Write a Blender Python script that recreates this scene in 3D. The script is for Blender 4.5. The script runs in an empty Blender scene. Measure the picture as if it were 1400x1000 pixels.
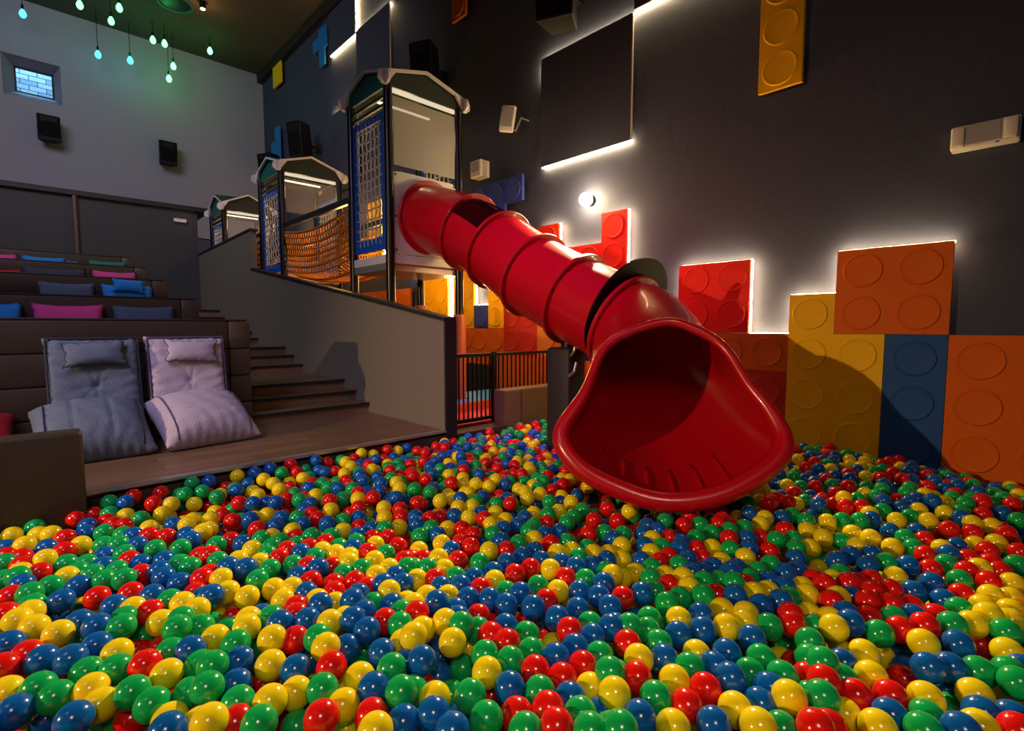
import bpy, bmesh, math, random
import numpy as np
from mathutils import Vector, Matrix
random.seed(7); rng = np.random.default_rng(11)
SC = bpy.context.scene
COL = SC.collection
PI = math.pi

# ------------------------------------------------------------------ camera
FPX, HZ, CAMZ = 695.0, 447.0, 1.05
YAW = math.radians(43.65); PIT = math.atan((500 - HZ) / FPX)
cam_d = bpy.data.cameras.new('camera'); cam = bpy.data.objects.new('camera', cam_d); COL.objects.link(cam)
cam.location = (0, 0, CAMZ); cam.rotation_euler = (PI / 2 - PIT, 0, -YAW)
cam_d.sensor_width = 36; cam_d.lens = FPX / 1400 * 36; cam_d.clip_start = .05; cam_d.clip_end = 100
SC.camera = cam
FW = Vector((math.sin(YAW) * math.cos(PIT), math.cos(YAW) * math.cos(PIT), -math.sin(PIT)))
RT = Vector((math.cos(YAW), -math.sin(YAW), 0)); UP = RT.cross(FW); CC = Vector((0, 0, CAMZ))
def ray(px, py): return FW + RT * ((px - 700) / FPX) - UP * ((py - 500) / FPX)
def on(ax, v, px, py):
    r = ray(px, py); return CC + r * ((v - CC[ax]) / r[ax])
def proj(p):
    d = Vector(p) - CC; z = d.dot(FW); return 700 + FPX * d.dot(RT) / z, 500 - FPX * d.dot(UP) / z, z

# ------------------------------------------------------------------ materials
def lin(c):
    if isinstance(c, str): c = [int(c[i:i + 2], 16) for i in (0, 2, 4)]
    return tuple(((x / 255) / 12.92 if x / 255 <= .04045 else ((x / 255 + .055) / 1.055) ** 2.4) for x in c) + (1,)
MATS = {}
def mat(name, col, rough=.5, metal=0, bump=0, scale=40, var=0, spec=.5, coat=0, sub=0, detail=4, stretch=None):
    m = bpy.data.materials.new(name); m.use_nodes = True; nt = m.node_tree; b = nt.nodes['Principled BSDF']
    c = lin(col); b.inputs['Base Color'].default_value = c; b.inputs['Roughness'].default_value = rough
    b.inputs['Metallic'].default_value = metal; b.inputs['Specular IOR Level'].default_value = spec
    b.inputs['Coat Weight'].default_value = coat
    if sub: b.inputs['Subsurface Weight'].default_value = sub; b.inputs['Subsurface Radius'].default_value = (.03, .03, .03); b.inputs['Subsurface Scale'].default_value = .3
    if bump or var:
        tc = nt.nodes.new('ShaderNodeTexCoord'); n = nt.nodes.new('ShaderNodeTexNoise')
        n.inputs['Scale'].default_value = scale; n.inputs['Detail'].default_value = detail
        src = tc.outputs['Object']
        if stretch:
            mp = nt.nodes.new('ShaderNodeMapping'); mp.inputs['Scale'].default_value = stretch
            nt.links.new(src, mp.inputs['Vector']); src = mp.outputs['Vector']
        nt.links.new(src, n.inputs['Vector'])
        if bump:
            bp = nt.nodes.new('ShaderNodeBump'); bp.inputs['Strength'].default_value = bump; bp.inputs['Distance'].default_value = .01
            nt.links.new(n.outputs['Fac'], bp.inputs['Height']); nt.links.new(bp.outputs['Normal'], b.inputs['Normal'])
        if var:
            mx = nt.nodes.new('ShaderNodeMix'); mx.data_type = 'RGBA'
            mx.inputs[6].default_value = tuple(x * (1 - var) for x in c[:3]) + (1,); mx.inputs[7].default_value = tuple(min(1, x * (1 + var)) for x in c[:3]) + (1,)
            nt.links.new(n.outputs['Fac'], mx.inputs[0]); nt.links.new(mx.outputs[2], b.inputs['Base Color'])
    MATS[name] = m; return m
def emis(name, col, s):
    m = bpy.data.materials.new(name); m.use_nodes = True; nt = m.node_tree; nt.nodes.clear()
    e = nt.nodes.new('ShaderNodeEmission'); o = nt.nodes.new('ShaderNodeOutputMaterial')
    e.inputs['Color'].default_value = lin(col); e.inputs['Strength'].default_value = s
    nt.links.new(e.outputs[0], o.inputs[0]); MATS[name] = m; return m
def seethru(name, col, fac, rough=.3, tint=(255, 255, 255), holes=0):
    m = mat(name, col, rough); nt = m.node_tree; b = nt.nodes['Principled BSDF']; o = nt.nodes['Material Output']
    t = nt.nodes.new('ShaderNodeBsdfTransparent'); t.inputs['Color'].default_value = lin(tint)
    mx = nt.nodes.new('ShaderNodeMixShader'); mx.inputs[0].default_value = fac
    if holes:
        tc = nt.nodes.new('ShaderNodeTexCoord'); v = nt.nodes.new('ShaderNodeTexVoronoi'); v.inputs['Scale'].default_value = holes
        v.inputs['Randomness'].default_value = 0
        mr = nt.nodes.new('ShaderNodeMapRange'); mr.inputs[1].default_value = .3; mr.inputs[2].default_value = .55
        mr.inputs[3].default_value = fac * .55; mr.inputs[4].default_value = min(1, fac * 1.6)
        nt.links.new(tc.outputs['Object'], v.inputs['Vector']); nt.links.new(v.outputs['Distance'], mr.inputs[0]); nt.links.new(mr.outputs[0], mx.inputs[0])
    nt.links.new(t.outputs[0], mx.inputs[1]); nt.links.new(b.outputs[0], mx.inputs[2]); nt.links.new(mx.outputs[0], o.inputs['Surface'])
    return m
mat('wall_dark', '313550', .75, bump=.35, scale=14, var=.12, detail=8)
mat('wall_panel', '353950', .7, bump=.12, scale=60, var=.06)
mat('wall_grey', '8d8c96', .85, bump=.15, scale=30, var=.06)
mat('wall_booth', '3e3d3d', .85, bump=.15, scale=30, var=.08)
mat('aisle_wall', '706a58', .85, bump=.2, scale=60, var=.06)
mat('ceiling_brown', '4f463a', .9, bump=.1, scale=40, var=.1)
mat('trim_dark', '1e1a18', .6, bump=.1, scale=30)
mat('leather', '42352b', .42, bump=.25, scale=90, var=.15)
mat('leather_olive', '7d6844', .5, bump=.15, scale=90, var=.1)
mat('leather_end', '4c3d30', .42, bump=.25, scale=90, var=.12)
mat('leather_light', '5d4a38', .42, bump=.25, scale=90, var=.12)
mat('black_metal', '0d0d10', .35, metal=.3)
mat('post_brown', '17120f', .28, metal=.2)
mat('speaker', '0b0b0d', .85, bump=.3, scale=300, spec=.15)
mat('speaker_edge', '121316', .6, spec=.2)
mat('white_plastic', 'd9d3ce', .4)
mat('white_panel', 'cfc9c4', .45, var=.03, bump=.02)
mat('grey_plastic', '9a97a0', .45)
mat('alu', 'c4bfb8', .35, metal=.8)
mat('dark_board', '1f2a26', .5)
mat('teal_board', '0d5f57', .5)
mat('blue_board', '0d4fae', .45)
mat('rope_orange', 'd07d10', .75, bump=.5, scale=200)
mat('rope_grey', 'b7b2a8', .5, bump=.4, scale=200)
mat('copper_pad', 'c46440', .45, bump=.1)
mat('slide_red', 'b8061a', .27, spec=.5, coat=.25, bump=.05, scale=5)
mat('slide_flange', 'b20a1c', .3, coat=.2)
mat('bolt', '55504c', .35, metal=.8)
mat('collar_black', '0a0806', .5, spec=.12)
for n, c in dict(orange='cf5c0c', yellow='e8b40c', blue='1d4c92', red='e02c1c', deepred='b5301f', darkblue='34479a', tan='c8842c', orangebrown='c8641a', lightblue='1b74b8').items():
    mat('panel_' + n, c, .6, var=.05, scale=20, bump=.06, spec=.18)
for n, c in dict(red='e01612', yellow='f6da12', green='0eaa58', blue='0a5cb6').items():
    mat('ball_' + n, c, .16, spec=.5, coat=.25, sub=.1)
mat('denim', '626e82', .9, bump=.5, scale=70, var=.12, detail=9)
mat('lilac', 'b3a6b8', .9, bump=.5, scale=70, var=.08, detail=9)
mat('seam', '2b3140', .8)
mat('lilac_seam', '55506a', .8)
for n, c in dict(pink='d2428a', azure='1c7fd0', slate='47566e', green_cloth='1e7a6a', crimson='b3122a', navy='343a4c').items(): mat(n, c, .9, bump=.4, scale=200, var=.12)
mat('mat_red', 'd8283a', .5); mat('mat_blue', '3f8ae0', .5); mat('mat_orange', 'c8622a', .55)
emis('led', (255, 222, 155), 75)
emis('led_bar', (255, 232, 190), 3); emis('lit_strip_white', (255, 232, 195), .8)
emis('bulb_green', (90, 255, 130), 7); emis('bulb_cyan', (60, 225, 255), 5)
emis('lamp_warm', (255, 224, 160), 160); emis('downlight', (255, 190, 110), 20)
seethru('mesh_screen', 'b0aca4', .42, .5, holes=70)
seethru('clear_screen', 'c8c4bc', .16, .15)
seethru('dome', '2a0a12', .35, .06, (150, 60, 80))
seethru('glass', 'd8eef8', .12, .03, (225, 240, 250))
# wood floor: planks along x
def wood(name, c1, c2, gap):
    m = bpy.data.materials.new(name); m.use_nodes = True; nt = m.node_tree; b = nt.nodes['Principled BSDF']; N = nt.nodes.new
    tc = N('ShaderNodeTexCoord'); br = N('ShaderNodeTexBrick'); mp = N('ShaderNodeMapping'); nz = N('ShaderNodeTexNoise'); mx = N('ShaderNodeMix'); mx.data_type = 'RGBA'; mx.blend_type = 'MULTIPLY'
    br.inputs['Scale'].default_value = 1; br.inputs['Brick Width'].default_value = 1.1; br.inputs['Row Height'].default_value = .14; br.inputs['Mortar Size'].default_value = .003
    br.inputs['Color1'].default_value = lin(c1); br.inputs['Color2'].default_value = lin(c2); br.inputs['Mortar'].default_value = lin(gap)
    mp.inputs['Scale'].default_value = (1.2, 22, 4); nz.inputs['Scale'].default_value = 2.2; nz.inputs['Detail'].default_value = 6
    nt.links.new(tc.outputs['Object'], br.inputs['Vector']); nt.links.new(tc.outputs['Object'], mp.inputs['Vector']); nt.links.new(mp.outputs[0], nz.inputs['Vector'])
    mr = N('ShaderNodeMapRange'); mr.inputs[3].default_value = .6; mr.inputs[4].default_value = 1.25
    nt.links.new(nz.outputs['Fac'], mr.inputs[0]); mx.inputs[0].default_value = 1
    nt.links.new(br.outputs['Color'], mx.inputs[6]); nt.links.new(mr.outputs[0], mx.inputs[7]); nt.links.new(mx.outputs[2], b.inputs['Base Color'])
    b.inputs['Roughness'].default_value = .42; MATS[name] = m
wood('wood', '84644a', '72563e', '3c2a20'); wood('wood_riser', '85644a', '76563e', '4a3226')
def brickmat():
    m = bpy.data.materials.new('bricks'); m.use_nodes = True; nt = m.node_tree; b = nt.nodes['Principled BSDF']; N = nt.nodes.new
    tc = N('ShaderNodeTexCoord'); mp = N('ShaderNodeMapping'); mp.inputs['Rotation'].default_value = (PI / 2, 0, 0); br = N('ShaderNodeTexBrick')
    br.inputs['Scale'].default_value = 1; br.inputs['Brick Width'].default_value = .3; br.inputs['Row Height'].default_value = .11; br.inputs['Mortar Size'].default_value = .008
    br.inputs['Color1'].default_value = lin('dfe9ee'); br.inputs['Color2'].default_value = lin('9fb2bd'); br.inputs['Mortar'].default_value = lin('2c3a44')
    nt.links.new(tc.outputs['Object'], mp.inputs[0]); nt.links.new(mp.outputs[0], br.inputs['Vector']); nt.links.new(br.outputs['Color'], b.inputs['Base Color']); b.inputs['Roughness'].default_value = .8
    MATS['bricks'] = m
brickmat()

# ------------------------------------------------------------------ mesh helpers
def box(bm, lo, hi, bev=0, seg=2, M=None):
    lo, hi = [min(a, b) for a, b in zip(lo, hi)], [max(a, b) for a, b in zip(lo, hi)]
    r = bmesh.ops.create_cube(bm, size=1)['verts']
    bmesh.ops.scale(bm, verts=r, vec=[h - l for l, h in zip(lo, hi)])
    bmesh.ops.translate(bm, verts=r, vec=[(h + l) / 2 for l, h in zip(lo, hi)])
    if bev:
        es = list({e for v in r for e in v.link_edges})
        rr = bmesh.ops.bevel(bm, geom=es, offset=bev, segments=seg, profile=.5, affect='EDGES')
        r = list({v for f in rr['faces'] for v in f.verts} | {v for v in r if v.is_valid})
    if M is not None: bmesh.ops.transform(bm, matrix=M, verts=r)
    return r
def frames(pts, closed):
    n = len(pts); T = []
    for i in range(n):
        a = pts[(i - 1) % n] if closed or i > 0 else pts[i]; b = pts[(i + 1) % n] if closed or i < n - 1 else pts[i]
        T.append((Vector(b) - Vector(a)).normalized())
    ref = Vector((0, 0, 1)) if abs(T[0].z) < .9 else Vector((1, 0, 0))
    u = T[0].cross(ref).normalized(); out = []
    for t in T:
        u = (u - t * u.dot(t)).normalized(); out.append((t, u, t.cross(u)))
    return out
def tube(bm, pts, r, n=8, closed=False, caps=True):
    pts = [Vector(p) for p in pts]; fr = frames(pts, closed); rings = []
    for i, (p, (t, u, v)) in enumerate(zip(pts, fr)):
        rr = r[i] if isinstance(r, (list, tuple)) else r
        rings.append([bm.verts.new(p + (u * math.cos(2 * PI * k / n) + v * math.sin(2 * PI * k / n)) * rr) for k in range(n)])
    m = len(pts)
    for i in range(m if closed else m - 1):
        a, b = rings[i], rings[(i + 1) % m]
        for k in range(n): bm.faces.new((a[k], a[(k + 1) % n], b[(k + 1) % n], b[k]))
    if caps and not closed: bm.faces.new(rings[0][::-1]); bm.faces.new(rings[-1])
def prism(bm, poly, d):          # polygon of 3-D points extruded by vector d
    a = [bm.verts.new(p) for p in poly]; b = [bm.verts.new(Vector(p) + Vector(d)) for p in poly]; n = len(a)
    bm.faces.new(a[::-1]); bm.faces.new(b)
    for i in range(n): bm.faces.new((a[i], a[(i + 1) % n], b[(i + 1) % n], b[i]))
def lathe(bm, prof, c, ax=2, n=32, sign=1):   # prof: (radius, height) along axis
    rings = []
    for r, h in prof:
        ring = []
        for k in range(n):
            a = 2 * PI * k / n; q = [0, 0, 0]; q[ax] = h * sign; q[(ax + 1) % 3] = r * math.cos(a); q[(ax + 2) % 3] = r * math.sin(a)
            ring.append(bm.verts.new(Vector(q) + Vector(c)))
        rings.append(ring)
    for a, b in zip(rings, rings[1:]):
        for k in range(n): bm.faces.new((a[k], a[(k + 1) % n], b[(k + 1) % n], b[k]))
    bm.faces.new(rings[0][::-1]); bm.faces.new(rings[-1])
def loft(bm, secs, closed=True):
    R = [[bm.verts.new(p) for p in s] for s in secs]; n = len(R[0])
    for a, b in zip(R, R[1:]):
        for k in range(n if closed else n - 1): bm.faces.new((a[k], a[(k + 1) % n], b[(k + 1) % n], b[k]))
    return R
def obj(name, bm, m, parent=None, smooth=False, origin=None, flat_angle=None):
    bmesh.ops.recalc_face_normals(bm, faces=bm.faces)
    me = bpy.data.meshes.new(name)
    off = Vector(origin) if origin is not None else Vector((0, 0, 0))
    if parent is None and origin is None and bm.verts:
        xs = [v.co for v in bm.verts]; off = Vector(((min(v.x for v in xs) + max(v.x for v in xs)) / 2, (min(v.y for v in xs) + max(v.y for v in xs)) / 2, min(v.z for v in xs)))
    if parent is not None: off = Vector(parent.matrix_world.translation) if origin is None else off
    bmesh.ops.translate(bm, verts=bm.verts, vec=-off)
    if smooth:
        for f in bm.faces: f.smooth = True
        if flat_angle:
            for e in bm.edges:
                if len(e.link_faces) == 2 and e.calc_face_angle(0) > flat_angle: e.smooth = False
    bm.to_mesh(me); bm.free()
    for mm in (m if isinstance(m, list) else [m]): me.materials.append(MATS[mm])
    o = bpy.data.objects.new(name, me); COL.objects.link(o)
    if parent is None: o.location = off
    else:
        o.parent = parent; o.location = off - PW[parent.name]
    PW[o.name] = off
    return o
PW = {}
def B(): return bmesh.new()
def tag(o, label, cat, group=None, kind=None):
    o['label'] = label; o['category'] = cat
    if group: o['group'] = group
    if kind: o['kind'] = kind
    return o
def thing(name, label, cat, loc, group=None):
    o = bpy.data.objects.new(name, None); COL.objects.link(o); o.location = loc; o.empty_display_size = .1
    PW[o.name] = Vector(loc); return tag(o, label, cat, group)
def part(name, bm, m, parent, smooth=False, flat_angle=None, label=None):
    o = obj(name, bm, m, parent, smooth, origin=PW[parent.name], flat_angle=flat_angle)
    if label: o['label'] = label
    return o
def struct(name, bm, m, label, cat, smooth=False):
    o = obj(name, bm, m, None, smooth); o['kind'] = 'structure'; o['label'] = label; o['category'] = cat; return o
def qbox(lo, hi, bev=0): bm = B(); box(bm, lo, hi, bev); return bm

# ------------------------------------------------------------------ room shell
XW = 4.98           # right wall plane;  panels' faces stand at XF
XF = 4.87
CEIL = 7.8
struct('wall_right', qbox((XW, -1.6, -.45), (XW + .2, 15.2, CEIL + .1)), 'wall_dark', 'tall charcoal plaster wall carrying the coloured stud panels', 'wall')
def wall_with_hole():
    bm = B(); x0, x1, z0, z1 = -.08, .83, 5.82, 6.65
    for lo, hi in (((-7, 15, 3.3), (x0, 15.2, CEIL + .1)), ((x1, 15, 3.3), (XW, 15.2, CEIL + .1)), ((x0, 15, 3.3), (x1, 15.2, z0)), ((x0, 15, z1), (x1, 15.2, CEIL + .1))): box(bm, lo, hi)
    return bm
struct('wall_back', wall_with_hole(), 'wall_grey', 'grey upper rear wall with a small deep-set window', 'wall')
bm = B(); s = 15.42 / 15
a = [(-.08, 5.82), (.83, 5.82), (.83, 6.65), (-.08, 6.65)]; b = [(.10, 5.91), (.71, 5.91), (.71, 6.43), (.10, 6.43)]
A_ = [(x, 15.0, z) for x, z in a]; B_ = [(x * s, 15.42, 1.05 + (z - 1.05) * s) for x, z in b]
loft(bm, [A_, B_]); struct('trim_1', bm, 'wall_grey', 'splayed grey window recess in the rear wall', 'trim')
wf = thing('window_1', 'small black framed window set deep in the grey rear wall', 'window', (B_[0][0], 15.42, B_[0][2])); wf['kind'] = 'structure'
bm = B(); (x0, _, z0), (x1, _, z1) = B_[0], B_[2]
for lo, hi in (((x0 - .03, 15.42, z0 - .03), (x1 + .03, 15.47, z0 + .03)), ((x0 - .03, 15.42, z1 - .03), (x1 + .03, 15.47, z1 + .03)), ((x0 - .03, 15.42, z0), (x0 + .03, 15.47, z1)), ((x1 - .03, 15.42, z0), (x1 + .03, 15.47, z1))): box(bm, lo, hi)
part('window_frame', bm, 'black_metal', wf)
part('window_pane', qbox((x0 + .02, 15.445, z0 + .02), (x1 - .02, 15.45, z1 - .02)), 'glass', wf)
bw = struct('wall_outside', qbox((-3, 16.6, 4), (4, 16.8, 9)), 'bricks', 'pale brick wall outside the small window', 'wall')
struct('wall_booth', qbox((-7, 12.5, -.1), (2.74, 12.7, 3.46)), 'wall_booth', 'dark lower wall behind the top row of seats', 'wall')
struct('trim_2', qbox((-7, 12.42, 3.46), (2.95, 15.0, 3.55)), 'trim_dark', 'dark ledge along the top of the lower rear wall', 'ledge')
struct('wall_booth_return', qbox((2.95, 12.7, -.1), (XW, 12.9, 2.6)), 'wall_booth', 'dark low wall behind the farthest tower', 'wall')
struct('ceiling', qbox((-7.2, -1.6, CEIL), (XW + .2, 15.2, CEIL + .2)), 'ceiling_brown', 'dark brown ceiling high above the hall', 'ceiling')
struct('trim_3', qbox((XW - .14, -1.6, CEIL - .22), (XW, 15.0, CEIL)), 'trim_dark', 'dark cornice where the charcoal wall meets the ceiling', 'cornice')
struct('wall_left', qbox((-7.2, -1.6, -.45), (-7, 15.2, CEIL)), 'wall_dark', 'plain dark wall at the far end of the seat rows', 'wall')
struct('floor', qbox((-7, -1.6, -.6), (XW, 15, -.38)), 'trim_dark', 'hidden dark floor under the ball pit', 'floor')
# platform + tiers + stairs
FL = [.10, .42, .76, 1.07, 1.37]; BY = [5.15, 7.05, 8.85, 10.4, 11.8]; BX = 1.52; BTH = .55
bm = B(); box(bm, (-7, 3.79, -.38), (2.74, 5.3, .10)); struct('floor_platform', bm, 'wood', 'dark wooden floor in front of the first seat row', 'floor')
struct('trim_4', qbox((-7, 3.74, -.38), (2.84, 3.79, .06)), 'leather', 'brown padded kickboard along the pit edge', 'trim')
struct('trim_5', qbox((.2, 3.735, .085), (2.74, 3.80, .104)), 'alu', 'thin metal nosing along the wooden floor edge', 'trim')
bm = B()
for k in range(1, 5): box(bm, (-7, BY[k - 1] + BTH, -.1), (BX, 12.5 if k == 4 else BY[k] + BTH, FL[k]))
struct('floor_tiers', bm, 'wood', 'stepped wooden tiers under the seat rows', 'floor')
SX1 = 2.74
steps = [(5.19, .205), (5.50, .312), (5.79, .42), (7.06, .535), (7.36, .65), (7.68, .76), (8.88, .865), (9.2, .97), (9.5, 1.07), (10.45, 1.15), (10.75, 1.23), (11.05, 1.37)]
bm = B(); bm2 = B()
for i, (y, z) in enumerate(steps):
    y1 = steps[i + 1][0] if i + 1 < len(steps) else 12.5
    box(bm, (BX - .02, y + .012, -.1), (SX1, y1 + .012, z)); box(bm2, (BX, y - .012, z - .022), (SX1, y + .012, z + .003))
st = struct('stairs', bm, 'wood_riser', 'dark wooden aisle stairs between the seat rows and sloping wall', 'stairs')
struct('trim_6', bm2, 'trim_dark', 'black nosings on the edges of the wooden stairs', 'trim')
# sloping aisle wall
bm = B(); x0, x1 = 2.74, 2.84
pr = [(3.76, -.38), (12.5, -.38), (12.5, 2.56), (9.1, 2.62), (9.1, 1.98), (3.76, 1.10)]
prism(bm, [(x0, y, z) for y, z in pr], (x1 - x0, 0, 0)); struct('wall_aisle', bm, 'aisle_wall', 'grey sloping side wall between the stairs and play towers', 'wall')
bm = B()
for (ya, za), (yb, zb) in (((3.74, 1.10), (9.1, 1.985)), ((9.06, 2.62), (12.5, 2.56))):
    prism(bm, [(x0 - .015, ya, za), (x0 - .015, yb, zb), (x0 - .015, yb, zb + .035), (x0 - .015, ya, za + .035)], (x1 - x0 + .03, 0, 0))
struct('trim_7', bm, 'trim_dark', 'dark capping along the top of the sloping wall', 'trim')
struct('trim_8', qbox((2.735, 3.735, -.38), (2.86, 3.76, 1.10)), 'trim_dark', 'dark end board of the sloping wall beside the gate', 'trim')
# raised play floor
struct('floor_play', qbox((2.84, 3.9, -.38), (XW, 12.7, .02)), 'trim_dark', 'dark floor of the play area behind the gate', 'floor')
struct('trim_9', qbox((2.84, 3.74, -.38), (3.5, 3.9, .05)), 'leather', 'brown padded kerb below the black gate', 'kerb')

# ------------------------------------------------------------------ wall panels with round studs
def panel(label, poly, studs, m, led=(), r=.135, group=None, xf=XF, name='stud_panel', cat='wall panel', th=.04, gap_led=True, ledr=.0055):
    cy = sum(p[0] for p in poly) / len(poly); cz = min(p[1] for p in poly)
    t = thing(name, label, cat, (xf + th, cy, cz), group)
    bm = B(); prism(bm, [(xf + .0, y, z) for y, z in poly], (th, 0, 0))
    bmesh.ops.recalc_face_normals(bm, faces=bm.faces)
    part('panel_board', bm, m, t)
    if studs:
        bm = B()
        for y, z in studs:
            lathe(bm, [(r, -.004), (r, .005), (r - .004, .011), (r - .011, .012), (r - .018, .008), (r - .03, .0065)], (xf, y, z), 0, 36, -1)
        part('studs', bm, m, t, True, .6)
    for (ya, za, yb, zb) in led:
        bm = B(); w = ledr
        if abs(ya - yb) > abs(za - zb): box(bm, (xf + th + .002, min(ya, yb), za - w), (xf + th + .024, max(ya, yb), za + w))
        else: box(bm, (xf + th + .002, ya - w, min(za, zb)), (xf + th + .024, ya + w, max(za, zb)))
        part('light_strip', bm, 'led', t)
    bm = B(); box(bm, (xf + th, cy - .08, cz + .06), (XW - .002, cy + .08, cz + .2)); part('wall_mount', bm, 'black_metal', t)
    return t
def rect(y0, y1, z0, z1): return [(y0, z0), (y1, z0), (y1, z1), (y0, z1)]
def grid(ys, zs): return [(y, z) for y in ys for z in zs]
panel('orange four-stud panel raised above the yellow and blue ones, glowing along its top', rect(.49, 1.22, .993, 1.67), grid((.675, 1.04), (1.16, 1.5)), 'panel_orange', [(.49, 1.67, 1.22, 1.67), (1.22, 1.34, 1.22, 1.67)])
panel('stepped yellow stud panel beside the blue column, half in the slide shadow', [(.872, -.2), (1.57, -.2), (1.57, 1.33), (1.222, 1.33), (1.222, .99), (.872, .99)], grid((1.05, 1.405), (.13, .47, .82)) + [(1.405, 1.16)], 'panel_yellow', [(1.222, 1.33, 1.57, 1.33), (1.57, .99, 1.57, 1.33)])
panel('narrow blue column panel with three studs below the orange one', rect(.49, .868, -.2, .99), grid((.68,), (.12, .47, .81)), 'panel_blue')
panel('large orange stud panel reaching past the edge, beside the blue column', rect(-.9, .486, -.2, .99), grid((.31, -.05, -.41, -.76), (.14, .48, .81)), 'panel_orange')
panel('bright red four-stud panel beside the slide top with glowing edges', rect(1.92, 2.63, .995, 1.67), grid((2.085, 2.44), (1.17, 1.515)), 'panel_red', [(1.92, 1.67, 2.63, 1.67), (1.92, .995, 1.92, 1.67), (2.63, .995, 2.63, 1.67)])
panel('orange-brown stud strip under the red four-stud panel', rect(1.574, 2.66, .65, .99), grid((1.75, 2.1, 2.46), (.82,)), 'panel_orangebrown', [(1.58, .992, 1.92, .992)])
panel('dark red stud panel low behind the slide mouth', rect(1.574, 2.66, -.2, .648), grid((1.75, 2.1, 2.46), (.47, .13)), 'panel_deepred')
panel('yellow panel sliver between the padded column and the slide', rect(3.2, 3.62, .64, 1.55), grid((3.42,), (1.38, 1.05, .8)), 'panel_tan')
panel('orange panel low between the padded column and the slide mouth', rect(2.664, 3.9, -.2, .638), grid((3.0, 3.36, 3.7), (.13, .47)), 'panel_orange')
panel('blue three-stud panel with a drop piece beside the slide window', [(4.91, 2.74), (5.25, 2.74), (5.25, 2.4), (5.6, 2.4), (5.6, 2.74), (5.98, 2.74), (5.98, 3.08), (4.91, 3.08)], [(5.08, 2.91), (5.43, 2.91), (5.79, 2.91), (5.43, 2.57)], 'panel_darkblue', r=.14)
panel('U shaped orange-red panel behind the slide under the bright lamp', [(3.27, 1.68), (4.62, 1.68), (4.62, 2.34), (4.27, 2.34), (4.27, 2.02), (3.61, 2.02), (3.61, 2.35), (3.27, 2.35)], [(3.44, 2.19), (3.44, 1.86), (3.79, 1.86), (4.1, 1.86), (4.44, 1.86), (4.44, 2.18)], 'panel_red', [(3.27, 1.68, 3.27, 2.35), (3.27, 2.35, 3.61, 2.35), (3.61, 2.02, 4.27, 2.02), (3.27, 1.68, 3.61, 1.68), (4.27, 2.02, 4.27, 2.34), (4.27, 2.34, 4.62, 2.34)], r=.14)
panel('big yellow stud panel behind the tower posts', rect(6.58, 7.3, 1.03, 2.15), grid((6.76, 7.11), (1.22, 1.57, 1.9)), 'panel_yellow', [(6.56, 1.2, 6.56, 2.15)], ledr=.03)
panel('small dark blue panel beside the big yellow one behind the posts', rect(7.32, 7.66, 1.72, 2.15), [(7.49, 1.9)], 'panel_darkblue')
panel('yellow column panel left of the lit gap under the slide', rect(5.935, 6.42, 1.03, 2.1), grid((6.09,), (1.2, 1.6, 1.92)), 'panel_yellow', [(5.93, 1.37, 5.93, 1.75)])
panel('single stud navy square under the lit gap', rect(5.61, 5.93, 1.04, 1.37), [(5.77, 1.2)], 'panel_darkblue', [(5.61, 1.375, 5.93, 1.375)], r=.14)
panel('yellow column panel with studs right of the navy square', rect(5.275, 5.605, 1.03, 1.9), grid((5.44,), (1.2, 1.55)), 'panel_yellow', r=.14)
panel('red-orange stud panel under the slide behind the railing', rect(4.63, 5.27, .66, 1.5), grid((4.8, 5.12), (.86, 1.18)), 'panel_deepred', r=.14)
panel('long orange stud panel above the dark hatch behind the gate', rect(5.275, 7.6, .5, 1.025), grid((5.45, 5.8, 6.12, 6.47, 6.83, 7.2), (.85,)), 'panel_orangebrown', r=.14)
panel('tan panel between the railing and the underside of the slide', rect(3.9, 4.625, .66, 1.36), grid((4.1, 4.45), (.9,)), 'panel_tan', r=.14)
panel('plain orange boarding behind the black railing bars', rect(3.91, 5.27, .03, .655), [], 'panel_orangebrown')
panel('orange boarding beside the dark hatch behind the gate', rect(5.275, 5.55, .03, .495), [], 'panel_orangebrown')
panel('near-black hatch in the wall behind the gate', rect(5.56, 6.9, .03, .495), [], 'dark_board', name='wall_hatch', cat='hatch')
panel('brown-orange stud panel seen low under the rope bridge', rect(7.68, 9.6, .9, 1.72), grid((7.86, 8.22, 8.58, 8.94, 9.3), (1.15, 1.5)), 'panel_orangebrown', r=.14)
panel('tall yellow three-stud panel high on the charcoal wall near the emergency light', rect(1.55, 1.905, 3.13, 4.2), grid((1.728,), (3.3, 3.64, 3.98)), 'panel_yellow', r=.145)
panel('small orange panel high up above the near tower speaker', rect(6.09, 6.42, 5.6, 6.3), [(6.25, 5.77), (6.25, 6.1)], 'panel_orange', r=.135)
panel('blue stepped panel high beside the lit dark panels', [(10.77, 7.2), (10.77, 6.95), (10.87, 6.95), (10.87, 6.62), (11.12, 6.62), (11.12, 7.0), (11.42, 7.0), (11.42, 7.25), (11.1, 7.25), (11.1, 7.38), (10.77, 7.38)], [], 'panel_lightblue')
panel('yellow panel near the ceiling in the far corner', rect(13.35, 13.9, 7.08, 7.58), [(13.62, 7.3)], 'panel_yellow', r=.13)
panel('light blue stepped panel low in the far corner above the middle tower', [(13.6, 5.2), (14.2, 5.2), (14.2, 5.8), (13.9, 5.8), (13.9, 6.1), (13.6, 6.1)], [], 'panel_lightblue')
panel('yellow panel lit up between the near and middle towers', rect(8.6, 9.15, 2.3, 3.4), [(8.87, 2.6), (8.87, 2.95), (8.87, 3.25)], 'panel_yellow', [(8.58, 2.3, 8.58, 3.4)], ledr=.025)
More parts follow.
